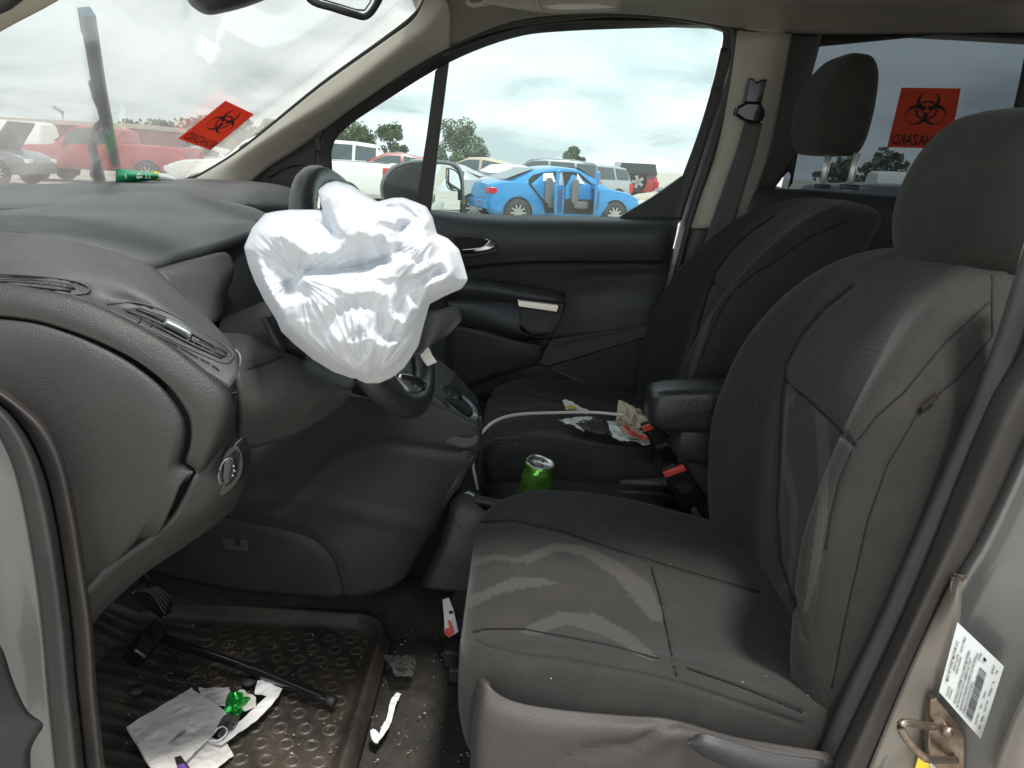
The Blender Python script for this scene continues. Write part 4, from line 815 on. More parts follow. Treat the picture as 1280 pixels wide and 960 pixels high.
# centre stack block with gear gate
plate('centre_stack', [X((-.62, 1.41, 1.3)), X((-.42, 1.41, 1.28)), X((-.30, 1.41, 1.17)), X((-.13, 1.41, 1.045)), X((-.075, 1.41, .985)), X((-.065, 1.41, .95)), X((-.09, 1.41, .87)), X((-.17, 1.41, .75)), X((-.22, 1.41, .69)), X((-.75, 1.41, .72))], 0, 'dark', db, thick=.24, bev=.012)
gg = surf('gear_gate', [[(548, 500, 1.42), (566, 515, 1.418), (582, 528, 1.418), (592, 528, 1.42), (598, 520, 1.44), (594, 508, 1.50), (580, 494, 1.56), (568, 484, 1.60)],
   [(553, 497, 1.43), (568, 510, 1.428), (583, 521, 1.428), (589, 521, 1.43), (592, 515, 1.45), (588, 507, 1.50), (577, 495, 1.55), (567, 487, 1.58)]], 'satin', db, n=4, thick=.006)
plate('gate_slot', [(556, 497, 1.435), (585, 519, 1.435), (590, 513, 1.46), (567, 489, 1.55)], 0, 'black', gg, ext=X((-.003, 0, -.01)), bev=0)
surf('gear_lever', [[(556, 480, 1.48), (564, 478, 1.52), (574, 484, 1.54)], [(556, 496, 1.46), (566, 500, 1.46), (578, 500, 1.5)], [(564, 504, 1.46), (574, 508, 1.46), (582, 506, 1.5)]], 'leather', gg, n=4, thick=.02)
surf('gate_slider', [[(576, 506, 1.45), (583, 512, 1.45)], [(574, 516, 1.44), (581, 520, 1.44)]], 'satin', gg, n=3, thick=.004)
surf('console_lip', [[(530, 522, 1.395), (560, 540, 1.395), (585, 546, 1.398), (600, 538, 1.41), (602, 520, 1.45)], [(530, 536, 1.39), (560, 555, 1.388), (585, 560, 1.39), (601, 548, 1.405), (603, 530, 1.45)]], 'dark', db, n=5, thick=.01)
surf('trim_strip', [[(543, 458, 1.6), (560, 476, 1.6), (578, 498, 1.6)], [(547, 456, 1.6), (566, 476, 1.6), (584, 498, 1.6)]], 'satin', db, n=3, thick=.003)

# ------------------------------------------------ low console with handbrake
hc = thing('handbrake_console', 'low black console with grey handbrake lever between the front seats', 'console', P(560, 740, 1.45))
surf('console_shell', [
 [(578, 612, 1.50), (566, 618, 1.48), (558, 640, 1.46), (545, 680, 1.46), (534, 705, 1.46), (526, 725, 1.46)],
 [(584, 614, 1.42), (572, 622, 1.40), (564, 645, 1.38), (550, 684, 1.37), (538, 712, 1.37), (528, 733, 1.37)],
 [(610, 640, 1.38), (590, 645, 1.37), (578, 660, 1.36), (566, 690, 1.35), (558, 716, 1.35), (550, 738, 1.35)],
 [(680, 665, 1.38), (650, 668, 1.37), (620, 680, 1.36), (610, 700, 1.35), (606, 720, 1.35), (604, 742, 1.35)]], 'dark', hc, n=6, thick=.02, grooves=[([(562, 625), (572, 650), (590, 668), (612, 680)], 3, -.004)])
plate('console_body', [X((-.13, 1.40, .52)), X((-.05, 1.40, .80)), X((.10, 1.40, .80)), X((.55, 1.40, .74)), X((.6, 1.40, .52))], 0, 'dark', hc, thick=.2, bev=.01)
tube('handbrake_lever', [(576, 622, 1.43), (590, 624, 1.43), (620, 630, 1.43), (660, 634, 1.43), (720, 640, 1.44)], .014, 'dark', hc, rr=[.010, .014, .0135, .012, .012], flat=.8)
plate('handbrake_button', [(577, 617), (585, 615), (594, 619), (590, 627), (579, 630), (575, 625)], 1.412, 'satin', hc, thick=.012, bev=.002)
surf('lever_gaiter', [[(582, 634, 1.40), (596, 646, 1.40), (616, 655, 1.40)], [(588, 632, 1.42), (604, 640, 1.42), (625, 645, 1.42)]], 'satin', hc, n=4, thick=.003)
surf('cup_tray', [[(606, 604, 1.52), (700, 600, 1.52), (830, 610, 1.52)], [(608, 625, 1.46), (700, 625, 1.46), (830, 632, 1.46)]], 'black', hc, n=3)
tube('seat_track', [(775, 606, 1.55), (830, 604, 1.55), (850, 605, 1.55)], .012, 'dark', hc, interp=False)
tube('seat_track', [(770, 618, 1.5), (838, 622, 1.5)], .010, 'dark', hc, interp=False)

# ================================================================== STEERING WHEEL
sw = thing('steering_wheel', 'black leather steering wheel almost hidden behind the deflated airbag', 'steering wheel', (-.25, 1.14, 1.29))
A, B = P(401, 224, 1.14), P(521, 503, 1.10); cw = (A+B)/2; du = (A-B).normalized(); R0 = (A-B).length/2
dn = X((.90, -.07, .34)); dn = (dn-du*dn.dot(du)).normalized(); dv = dn.cross(du)
if dv.y < 0: dv = -dv
rim = [cw+du*math.cos(a)*R0+dv*math.sin(a)*R0*.98 for a in [i*math.pi/24 for i in range(48)]]
vs = []; fs = []
for i, c in enumerate(rim):
    o_ = (c-cw).normalized(); a_ = i*math.pi/24
    g = 1+.14*math.exp(-((abs((a_ % (2*math.pi))-math.pi)-.95)/.3)**2)
    for k in range(14):
        an = 2*math.pi*k/14; vs.append(c+(o_*math.cos(an)*.020+dn*math.sin(an)*.0175)*g)
for i in range(48):
    for k in range(14): k2 = (k+1) % 14; i2 = (i+1) % 48; fs.append((i*14+k, i*14+k2, i2*14+k2, i2*14+k))
o = mk('rim', vs, fs, 'leather', sw); fixn(o)
blob('hub', cw-dn*.03, (.03, .085, .075), 'dark', sw, e=.6, rot=Matrix((dn, dv, du)).transposed())
for a in (math.radians(95), math.radians(-95), math.radians(180)):
    e_ = cw+du*math.cos(a)*R0*.93+dv*math.sin(a)*R0*.93
    tube('spoke', [cw-dn*.03, (cw+e_)/2-dn*.016, e_], .02, 'satin' if abs(a) > 3 else 'dark', sw, rr=[.03, .018, .012], flat=.4)
surf('spoke_trim', [[(500, 466, 1.06), (520, 470, 1.09), (534, 480, 1.12)], [(498, 472, 1.055), (516, 478, 1.085), (532, 488, 1.115)]], 'chrome', sw, n=4, thick=.004)
tube('column', [cw-dn*.04, cw-dn*.26], .05, 'dark', sw, interp=False, sides=16)
cf = thing('torn_cover', 'torn black airbag cover flap sticking out past the white cloth', 'airbag cover', P(555, 410, 1.1))
surf('cover_flap', [[(512, 392, 1.08), (545, 388, 1.08), (572, 385, 1.10), (578, 397, 1.11)], [(512, 418, 1.07), (540, 415, 1.07), (562, 408, 1.09), (576, 402, 1.10)], [(516, 448, 1.06), (532, 436, 1.06), (550, 425, 1.08), (562, 418, 1.09)]], 'dark', cf, n=5, thick=.006)
plate('white_tongue', [(522, 438), (534, 431), (540, 444), (546, 453), (534, 458), (528, 450)], 1.08, 'paper', cf, thick=.003, bev=.001)

# ================================================================== AIRBAG
OUT = [(362, 262), (345, 264), (331, 267), (315, 285), (305, 309), (310, 330), (318, 351), (330, 375), (345, 399), (352, 415), (370, 432), (392, 450), (417, 465), (440, 473), (457, 481), (474, 479), (490, 472), (505, 460), (514, 447), (523, 432), (530, 405), (537, 380), (556, 370), (577, 361), (585, 350), (581, 335), (574, 312), (560, 298), (546, 292), (541, 272), (533, 258), (521, 253), (505, 247), (492, 247), (472, 252), (452, 240), (441, 232), (421, 226), (408, 229), (397, 238), (400, 252), (408, 263), (390, 262)]
ab = []
center = (446, 345)
def ray_out(th):
    dx_, dy_ = math.cos(th), math.sin(th); best = 0
    for i in range(len(OUT)):
        x1, y1 = OUT[i]; x2, y2 = OUT[(i+1) % len(OUT)]
        ex, ey = x2-x1, y2-y1; det = dx_*(-ey)+dy_*ex
        if abs(det) < 1e-9: continue
        rx, ry = x1-center[0], y1-center[1]
        t_ = (rx*(-ey)+ry*ex)/det; s_2 = (dx_*ry-dy_*rx)/det
        if t_ > 0 and -1e-6 <= s_2 <= 1+1e-6: best = max(best, t_)
    return best
from mathutils.geometry import delaunay_2d_cdt
NT, NR = 400, 130
CP = [(320,290,1.5),(335,283,3),(352,292,4.5),(366,303,5.5),(395,296,5.2),(425,297,4.8),(325,320,2.5),(343,330,1.6),(358,345,1.2),(362,362,.6),(328,350,3.6),(342,372,5),(352,386,4.6),
 (385,318,6.2),(415,316,6.6),(450,312,5.8),(474,310,5.4),(377,341,2.2),(398,341,2.8),(430,338,3.0),(460,334,3.2),(482,326,3.5),(498,312,3.8),(382,349,7),(402,349,7.8),(430,346,8.2),(462,341,8.2),(490,331,7.8),(508,318,7.2),
 (368,380,6.2),(395,372,8),(430,368,9.2),(468,364,9),(500,350,8.5),(522,330,7.5),(358,402,5),(380,400,6),(405,384,9),(436,380,7.6),(440,392,9.6),(418,397,7.4),(400,415,6.8),(428,424,9.2),(455,408,9.8),(472,388,7.8),(490,372,9.4),
 (354,396,4.6),(378,418,5.6),(400,433,6.4),(424,445,7),(443,462,6.8),(456,474,5),(365,424,1.4),(395,446,1.8),(425,461,2),
 (508,366,6.6),(498,390,5.8),(483,422,5.6),(468,456,4.8),(490,394,9.2),(472,428,8.6),(457,455,7.6),(515,385,9),(506,404,8.4),(492,430,7.8),(478,460,5.6),(508,425,4.6),(518,400,5),(526,384,5),
 (530,340,8),(538,322,7),(533,300,6.6),(520,308,7.8),(505,330,9.2),(527,283,5),(512,297,5.8),(501,302,5.5),(538,272,3.2),(505,264,-1),(517,276,-1.5),(501,284,-.5),(486,262,-1.6),
 (410,245,1),(425,248,3),(440,262,4.4),(456,268,5.8),(480,268,6.2),(498,272,6.4),(494,292,7),(489,312,7.2),(468,310,7.6),(450,304,7.8),(434,296,7.4),(424,284,6.2),(438,281,7.6),(462,284,8.6),(414,262,2.2),(478,290,6.6),(466,297,9),
 (402,282,-.4),(382,276,.8),(362,274,1.8),(414,288,-1.4),(556,310,3.8),(570,330,3.5),(562,344,5.4),(547,340,3),(553,326,5.6),(536,356,6.2),(546,362,3.2),(560,356,3),(575,348,1.8),(546,304,4.2),(541,322,4.8),(532,346,4.4),(550,350,5.6),(543,331,6)]
W0, H0 = 300, 20
RX0, RY0, RXN, RYN = 296, 214, 300, 278
def raster(pts):
    """piecewise-flat heights between the given fold points"""
    v2 = [Vector((a, b)) for a, b, _ in pts]
    ov, oe, of, orig, _, _ = delaunay_2d_cdt(v2, [], [], 0, 1e-6)
    hh = [pts[o[0]][2] if o else 0 for o in orig]
    H = [[0.0]*RXN for _ in range(RYN)]
    for f in of:
        a, b, c = [ov[k] for k in f]; ha, hb, hc = [hh[k] for k in f]
        den = (b.y-c.y)*(a.x-c.x)+(c.x-b.x)*(a.y-c.y)
        if abs(den) < 1e-9: continue
        x0_, x1_ = int(max(RX0, min(a.x, b.x, c.x))), int(min(RX0+RXN-1, max(a.x, b.x, c.x)+1))
        y0_, y1_ = int(max(RY0, min(a.y, b.y, c.y))), int(min(RY0+RYN-1, max(a.y, b.y, c.y)+1))
        for y in range(y0_, y1_+1):
            for x in range(x0_, x1_+1):
                l1 = ((b.y-c.y)*(x-c.x)+(c.x-b.x)*(y-c.y))/den; l2 = ((c.y-a.y)*(x-c.x)+(a.x-c.x)*(y-c.y))/den; l3 = 1-l1-l2
                if l1 >= -.001 and l2 >= -.001 and l3 >= -.001: H[y-RY0][x-RX0] = l1*ha+l2*hb+l3*hc
    return H
def blur(H, it):
    for _ in range(it):
        for y in range(1, RYN-1):
            r0_, r1_, r2_ = H[y-1], H[y], H[y+1]
            H[y] = [r1_[0]]+[(r0_[x]+r2_[x]+r1_[x-1]+r1_[x+1]+r1_[x]*2)/6 for x in range(1, RXN-1)]+[r1_[-1]]
    return H
ra = random.Random(21)
HA = blur(raster([(a, b, 0) for a, b in OUT]+CP), 12)
def rnd_layer(n_, amp, it, seed):
    q = random.Random(seed); pts = [(RX0, RY0, 0), (RX0+RXN, RY0, 0), (RX0, RY0+RYN, 0), (RX0+RXN, RY0+RYN, 0)]
    for _ in range(n_):
        a_ = q.uniform(0, 1); x, y = q.uniform(RX0, RX0+RXN), q.uniform(RY0, RY0+RYN)
        pts.append((x, y, q.uniform(-amp, amp)))
    return blur(raster(pts), it)
HB = rnd_layer(170, .46, 2, 5); HC = rnd_layer(900, .17, 0, 9)
def hsamp(x, y):
    fx = min(RXN-2, max(0, x-RX0)); fy = min(RYN-2, max(0, y-RY0)); i_, j_ = int(fx), int(fy); u_, v_ = fx-i_, fy-j_; o_ = 0
    for H in (HA, HB, HC): o_ += (H[j_][i_]*(1-u_)+H[j_][i_+1]*u_)*(1-v_)+(H[j_+1][i_]*(1-u_)+H[j_+1][i_+1]*u_)*v_
    for fx_, fy_, k_, am_, rg_ in ((457, 488, 9.0, .62, 130), (372, 346, 7.0, .30, 90), (548, 292, 8.0, .30, 100), (430, 222, 8.0, .30, 70)):
        dx_, dy_ = x-fx_, y-fy_; d_ = math.hypot(dx_, dy_)+4; a_ = math.atan2(dy_, dx_)
        n_ = noise.noise(X((math.cos(a_)*k_, math.sin(a_)*k_, d_*.006+fx_)))
        o_ += am_*(1-2.4*math.sqrt(n_*n_+.0015))*math.exp(-((d_-30)/rg_)**2)*min(1, d_/18)
    return o_*.01
RO = [ray_out(2*math.pi*i/NT) for i in range(NT)]
RO = [(.2*RO[i-1]+.6*RO[i]+.2*RO[(i+1) % NT]) for i in range(NT)]
vs = []; fs = []
for half in (0, 1):
    for j in range(NR):
        rho = 1-(1-j/(NR-1))**1.15
        for i in range(NT):
            th = 2*math.pi*i/NT; r_ = RO[i]*rho; x, y = center[0]+r_*math.cos(th), center[1]+r_*math.sin(th)
            ed_ = math.sqrt(max(0, 1-rho**10))
            if half == 0: Y = .955-.022*ed_-hsamp(x, y)*min(1, (1-rho)*9+.05)*.85
            else: Y = .955+.07*math.sqrt(max(0, 1-rho**3))
            vs.append(P(x, y, Y))
n0 = NT*NR
for j in range(NR-1):
    for i in range(NT):
        i2 = (i+1) % NT; fs.append((j*NT+i, (j+1)*NT+i, (j+1)*NT+i2, j*NT+i2)); fs.append((n0+j*NT+i, n0+j*NT+i2, n0+(j+1)*NT+i2, n0+(j+1)*NT+i))
me = bpy.data.meshes.new('deployed_airbag'); me.from_pydata([tuple(v) for v in vs], [], fs)
bm = bmesh.new(); bm.from_mesh(me); bmesh.ops.remove_doubles(bm, verts=bm.verts[:], dist=.00012); bmesh.ops.recalc_face_normals(bm, faces=bm.faces[:])
bm.to_mesh(me); bm.free(); me.materials.append(M['airbag']); me.shade_smooth()
o = bpy.data.objects.new('deployed_airbag', me); COL.objects.link(o)
tag(o, 'crumpled white deflated airbag hanging over the steering wheel', 'airbag')

# ================================================================== MIRROR, VISOR, WIPER, STICKERS, TUBE
rm = thing('rear_view_mirror', 'black rear view mirror at the top of the windscreen', 'mirror', P(430, -20, 1.45))
surf('mirror_housing', [[(385, -30, 1.50), (392, -4, 1.50), (420, 6, 1.50), (446, 14, 1.50), (456, 16, 1.50), (466, 4, 1.50), (480, -30, 1.50)], [(380, -30, 1.46), (388, -2, 1.46), (418, 9, 1.46), (444, 17, 1.46), (457, 18.5, 1.46), (469, 5, 1.46), (486, -30, 1.46)]], 'black', rm, n=5)
plate('mirror_glass', [(392, -30), (400, -1), (446, 12.5), (455, 13), (462, 3), (476, -30)], 1.47, 'mirror', rm, thick=.01, bev=.002)
sh = thing('sensor_housing', 'dark rounded sensor housing on the windscreen, left of the rear view mirror', 'sensor housing', P(280, 0, 1.4))
surf('housing_shell', [[(225, -40, 1.29), (232, -6, 1.29), (240, 8, 1.29), (258, 18.5, 1.29), (280, 16, 1.29), (310, 8, 1.29), (340, -4, 1.29), (390, -30, 1.29)], [(230, -40, 1.22), (240, -6, 1.22), (248, 4, 1.22), (262, 12, 1.22), (282, 10, 1.22), (308, 3, 1.22), (335, -8, 1.22), (380, -34, 1.22)], [(260, -60, 1.20), (265, -20, 1.19), (270, -12, 1.19), (278, -10, 1.19), (288, -12, 1.19), (300, -16, 1.19), (320, -24, 1.19), (350, -50, 1.20)]], 'dark', sh, n=4)
vz = thing('sun_visor', 'folded beige sun visor at the top edge above the passenger window', 'sun visor', P(700, -10, 1.95))
surf('visor_pad', [[(600, -14, 1.97), (640, -12, 1.97), (690, -14, 1.97), (780, -18, 1.97)], [(604, 2, 1.95), (640, 2, 1.95), (690, 1, 1.95), (778, -2, 1.95)], [(610, 5, 1.955), (640, 10, 1.955), (690, 15, 1.955), (775, 12, 1.955)], [(612, 3, 1.99), (640, 9, 1.99), (690, 16, 1.99), (776, 13, 1.99)]], 'beige', vz, n=4)
plate('vanity_cover', [(680, 8), (700, 5), (745, 5), (772, 9), (720, 12), (690, 11)], 1.948, 'label', vz, thick=.004, bev=.001)
tube('pivot_arm', [(583, 2, 1.97), (592, 6, 1.97), (606, 4, 1.97), (616, 2, 1.97)], .006, 'beige', vz)
tube('clip', [(672, -2, 1.94), (672, 6, 1.94), (677, 15, 1.945)], .004, 'beige', vz)
wp = thing('windscreen_wiper', 'raised black wiper resting on the outside of the windscreen', 'wiper', W_(130, 228, .02))
plate('wiper_blade', [W_(104, 24, -.03), W_(121, 22, -.03), W_(134, 110, -.03), (W_(152, 209, -.03)), W_(142, 210, -.03), W_(120, 120, -.03), W_(114, 80, -.03)], 0, 'black', wp, ext=-WN*.012, bev=.002)
plate('blade_tip', [W_(104.5, 22, -.028), W_(121, 20, -.028), W_(124, 50, -.028), W_(109, 52, -.028)], 0, mat('blue plastic', (.02, .12, .2), .4), wp, ext=-WN*.016, bev=.002)
tube('wiper_arm', [W_(115, 104, -.04), W_(121, 126, -.045), W_(129, 148, -.05), W_(117, 163, -.05), W_(117, 178, -.04), W_(123, 206, -.03)], .006, 'dark', wp, n=4)
plate('arm_base', [W_(116, 180, -.03), W_(121, 178, -.03), W_(134, 227, -.03), W_(118, 228, -.03), W_(118, 212, -.03)], 0, 'seal', wp, ext=-WN*.02, bev=.004)

def crescent(x, y):
    r = math.hypot(x, y); ins = False; cut = False
    for k in range(3):
        a = math.pi/2+k*2*math.pi/3; cx_, cy_ = math.cos(a), math.sin(a)
        if math.hypot(x-cx_*.45, y-cy_*.45) < .52: ins = True
        if math.hypot(x-cx_*.57, y-cy_*.57) < .385: cut = True
    if r < .11: return False
    for k in range(3):
        a = math.pi/2+k*2*math.pi/3
        t_ = x*math.cos(a)+y*math.sin(a); s_ = -x*math.sin(a)+y*math.cos(a)
        if 0 < t_ < .24 and abs(s_) < .025: return False
    if ins and not cut and r > .02: return True
    if .40 < r < .50:
        # ring piece seen inside each horn opening
        for k in range(3):
            a = math.pi/2+k*2*math.pi/3; cx_, cy_ = math.cos(a), math.sin(a)
            if math.hypot(x-cx_*.60, y-cy_*.60) < .38: return True
    return False
def biohazard(name, q, off, label, word, back=None):
    t_ = thing(name, label, 'sticker', q[0])
    mp_ = quadmap(q, 0)
    plate('sticker_sheet', q, 0, 'sred', t_, ext=-(q[1]-q[0]).cross(q[3]-q[0]).normalized()*(.0006 if (q[1]-q[0]).cross(q[3]-q[0]).dot(CAM-q[0]) > 0 else -.0006), bev=0)
    m2 = quadmap(q, .0012); vs = []; fs = []; G = 110; idx = {}
    def vid(i, j):
        if (i, j) not in idx: idx[(i, j)] = len(vs); vs.append(m2(.5+(i/G-.5)*.74, .60+(j/G-.5)*.66))
        return idx[(i, j)]
    for i in range(G):
        for j in range(G):
            if crescent((i+.5)/G*2-1, ((j+.5)/G*2-1)*1.02-.10): fs.append((vid(i, j), vid(i+1, j), vid(i+1, j+1), vid(i, j+1)))
    mk('hazard_symbol', vs, fs, 'ink', t_, smooth=False)
    put_text('hazard_text', word, m2, .05, .045, .95, .225, 'ink', t_, mirror=True)
sq = [W_(223, 173.5, .012), W_(263, 188, .012), W_(317.5, 143, .012), W_(282, 126, .012)]
biohazard('biohazard_sticker', sq, 0, 'orange red biohazard sticker on the windscreen, printed side out', 'BIOHAZARD')
rq = [P(1109, 184, 2.19), P(1187, 186, 2.19), P(1201, 110.5, 2.19), P(1127, 109.5, 2.19)]
biohazard('biohazard_sticker', rq, 0, 'red biohazard sticker on the tinted rear side window behind the headrests', 'BIOHAZARD')
# green tube
tb = thing('ointment_tube', 'green squeeze tube with white cap lying on the dashboard top', 'tube', P(180, 226, 1.75))
surf('tube_body', [[(144.5, 211, 1.70), (160, 212, 1.71), (180, 214, 1.72), (198, 216.5, 1.73)], [(144.5, 219.5, 1.695), (160, 219, 1.685), (180, 219, 1.69), (198, 220, 1.715)], [(144.5, 229, 1.70), (160, 228, 1.71), (180, 227, 1.72), (198, 225, 1.73)], [(144.5, 220, 1.705), (160, 220, 1.735), (180, 220, 1.745), (198, 220.5, 1.745)], [(144.5, 211, 1.70), (160, 212, 1.71), (180, 214, 1.72), (198, 216.5, 1.73)]], 'green', tb, n=5, thick=0)
tube('tube_band', [(193, 220.3, 1.73), (199, 220.6, 1.73)], .0105, 'yel', tb, interp=False, sides=16)
tube('tube_cap', [(199, 221, 1.73), (206, 221.6, 1.73), (214, 223, 1.73), (220, 225, 1.73)], .009, 'label', tb, rr=[.0085, .008, .005, .002])
tq = [P(167, 226.5, 1.683), P(167, 213.5, 1.683), P(178, 214, 1.685), P(178, 226, 1.685)]
put_text('tube_print', '45', quadmap([tq[1], tq[0], tq[3], tq[2]], .001), .1, .35, .75, .95, 'wink', tb)
for x0_ in (182, 186, 156):
    m3 = quadmap([P(x0_, 214, 1.684), P(x0_, 226, 1.684), P(x0_+3, 226, 1.684), P(x0_+3, 214, 1.684)], .001)
    put_text('tube_print', 'SPF' if x0_ == 156 else 'broad', m3, .25, .1, .75, .8, 'wink', tb)

# ================================================================== FLOOR MAT AND LITTER
x0, x1, y0, y1 = -.98, -.225, .87, 1.46
nx, ny = 460, 360; vs = []; fs = []
rg = random.Random(5)
cents = []
for i in range(24):
    for j in range(18):
        cents.append((x0+.03+i*.044+(j % 2)*.022, y0+.02+j*.038))
ringw = [0]; mattr = []
def matz(x, y):
    ringw[0] = 0
    ex = min(x-x0, x1-x); ey = min(y-y0, y1-y); c = .09
    d = min(ex, ey)
    if ex < c and ey < c: d = c-math.hypot(c-ex, c-ey)
    z = .518
    if d < .055: z += .030*math.exp(-((d-.018)/.016)**2)-.012*math.exp(-(d/.006)**2)
    if d < 0: z = .505
    if d > .05:
        if x > -.56+.25*(1.45-y)*.6-.06:
            for cx_, cy_ in cents:
                if abs(x-cx_) < .016 and abs(y-cy_) < .016:
                    r = math.hypot(x-cx_, y-cy_); z += .0026*math.exp(-((r-.0118)/.0020)**2); ringw[0] = math.exp(-((r-.0118)/.0022)**2)*.5
        else: z += .003*max(0, math.sin((y+.22*x)*2*math.pi/.032))**.5
    z += .004*noise.noise(X((x*5, y*5, 0)))
    if x < -.78: z += (-.78-x)*.35
    return z
keep = {}
for j in range(ny+1):
    for i in range(nx+1):
        x = x0+(x1-x0)*i/nx; y = y0+(y1-y0)*j/ny; vs.append(X((x, y, matz(x, y)))); mattr.append(ringw[0]*(.5+.5*noise.noise(X((x*9, y*9, 2)))))
def inside_mat(i, j):
    x = x0+(x1-x0)*(i+.5)/nx; y = y0+(y1-y0)*(j+.5)/ny; ex = min(x-x0, x1-x); ey = min(y-y0, y1-y)
    return not (ex < .09 and ey < .09 and math.hypot(.09-ex, .09-ey) > .09)
for j in range(ny):
    for i in range(nx):
        if inside_mat(i, j): a = j*(nx+1)+i; fs.append((a, a+1, a+nx+2, a+nx+1))
o = mk('floor_mat', vs, fs, 'mat', attr=mattr); tag(o, 'dirty black rubber floor mat with raised rings and ribs in the driver footwell', 'floor mat')
o.modifiers.new('s', 'SOLIDIFY').thickness = .006
MZ = .532
def sheet(name, label, cat, outl, z, m, hs=None, curl=.004, group=None, thick=.0008, parent=None, seed=0):
    pts = [PZ(a[0], a[1], z+(a[2] if len(a) > 2 else 0)) for a in outl]
    # dense crinkled sheet: triangulated grid clipped to the outline
    xs = [p.x for p in pts]; ys = [p.y for p in pts]; n_ = 34; vs = []; fs = []; ids = {}
    poly2 = [(p.x, p.y) for p in pts]; w_, h_ = max(xs)-min(xs), max(ys)-min(ys)
    bm = bmesh.new(); f = bm.faces.new([bm.verts.new(p) for p in pts]); bmesh.ops.triangulate(bm, faces=bm.faces[:])
    st_ = max(w_, h_)/26
    for _ in range(7):
        es = [e for e in bm.edges if e.calc_length() > st_*1.5]
        if not es: break
        bmesh.ops.subdivide_edges(bm, edges=es, cuts=1); bmesh.ops.triangulate(bm, faces=[f for f in bm.faces if len(f.verts) > 3])
    for v in bm.verts:
        q = v.co*22+X((seed*3.1, seed, 0)); v.co.z += curl*(noise.noise(q)+.6*(1-abs(noise.noise(q*2.3))*2)+.8*noise.noise(q*.4))
    me = bpy.data.meshes.new(name); bm.to_mesh(me); bm.free(); me.materials.append(M[m])
    o = bpy.data.objects.new(name, me); COL.objects.link(o); o.modifiers.new('s', 'SOLIDIFY').thickness = thick
    if parent: o.parent = parent; o.matrix_parent_inverse = Matrix.Translation(-pos(parent))
    elif label: tag(o, label, cat, group)
    return o
bk = thing('paper_booklet', 'dirty white folded booklet lying on the rubber mat', 'paper', PZ(220, 900, MZ))
sheet('cover', None, None, [(158, 911), (240, 862), (243, 866), (277, 888), (284, 896), (262, 925), (248, 938), (210, 975), (196, 975)], MZ+.012, 'paper', curl=.003, parent=bk, seed=1, thick=.004)
put_text('stamp_print', '1109820', quadmap([PZ(213, 932, MZ+.020), PZ(233, 916, MZ+.020), PZ(231, 911, MZ+.020), PZ(211, 927, MZ+.020)], .001), 0, .1, 1, .9, 'ink', bk)
sheet('torn_paper', 'torn pale sheet edge below the booklet at the bottom edge of the photo', 'paper', [(225, 960), (262, 924), (284, 930), (292, 943), (270, 962), (240, 985)], MZ, 'paper', curl=.004, seed=2)
sheet('torn_paper', 'torn white paper pieces behind the green foil wrapper', 'paper', [(248, 860), (285, 860), (290, 868), (304, 862), (320, 874), (320, 886), (306, 892), (292, 884), (272, 884), (252, 874)], MZ+.006, 'paper', curl=.006, seed=3)
sheet('torn_paper', 'small crumpled white paper corner beside the black tool', 'paper', [(322, 852), (335, 852), (352, 862), (340, 873), (318, 868)], MZ+.008, 'white', curl=.006, seed=4)
sheet('paper_strip', 'long folded white paper strip on the rubber mat', 'paper', [(268, 930), (320, 884), (346, 862), (353, 862), (348, 873), (322, 900), (276, 932)], MZ+.010, 'white', curl=.003, seed=5)
sheet('torn_paper', 'torn white curled paper scrap on the carpet hump right of the mat', 'paper', [(463, 918), (466, 914), (474, 920), (484, 896), (488, 876), (497, 863), (502, 864), (494, 885), (486, 912), (472, 932), (464, 926)], .525, 'white', curl=.008, seed=6)
wr = thing('sauce_packet', 'white and red torn packet leaning by the driver seat base', 'packet', P(565, 797, 1.34))
plate('packet_body', [(553, 750, 1.355), (561, 747, 1.36), (567, 763, 1.352), (573, 790, 1.338), (561, 797, 1.332), (556, 792, 1.338), (555, 772, 1.35)], 1.35, 'white', wr, thick=.0025, bev=.0008)
plate('red_print', [(556, 793, 1.334), (556.5, 786, 1.336), (562, 785, 1.336), (559, 774, 1.343), (564, 778, 1.340), (567, 791, 1.331), (561, 797, 1.329)], 1.33, 'redp', wr, thick=.0006, bev=0)
plate('black_mark', [(561, 764, 1.349), (566, 763.5, 1.349), (566.5, 767, 1.347), (561.5, 767.5, 1.347)], 1.33, 'ink', wr, thick=.0006, bev=0)
sheet('plastic_wrap', 'crumpled clear plastic wrap between the booklet and the paper strip', 'plastic wrap', [(272, 912), (280, 900), (292, 894), (300, 896), (296, 908), (284, 920), (274, 928)], MZ+.012, 'clear', curl=.012, seed=8)
sheet('clear_plastic', 'clear cut plastic sheet on the black carpet by the mat rim', 'plastic sheet', [(478, 820), (518, 822), (520, 832), (515, 848), (492, 848), (490, 838)], .535, 'clear', curl=.008, seed=9)
gf = blob('foil_wrapper', PZ(296, 880, MZ+.014), (.017, .024, .014), 'gfoil', None, e=1, seg=36)
for v in gf.data.vertices:
    q = v.co*70; v.co += (v.co-PZ(296, 880, MZ+.014))*(.9*noise.noise(q))+X((0, 0, .006*noise.noise(q*1.7)))
gf.data.shade_flat(); tag(gf, 'crumpled shiny green foil wrapper on the torn papers', 'foil wrapper')
pm = thing('marker_pen', 'short purple printed wrapper end at the bottom edge of the photo', 'wrapper', PZ(226, 955, MZ+.02))
plate('wrapper_body', [PZ(218, 946, MZ+.022), PZ(226, 944, MZ+.022), PZ(238, 960, MZ+.02), PZ(226, 972, MZ+.02)], 0, 'ink', pm, ext=X((0, 0, -.004)), bev=.001)
plate('wrapper_print', [PZ(222, 956, MZ+.0235), PZ(230, 954, MZ+.0235), PZ(235, 961, MZ+.022), PZ(226, 966, MZ+.022)], 0, 'purple', pm, ext=X((0, 0, -.001)), bev=0)
pm.name = 'candy_wrapper'
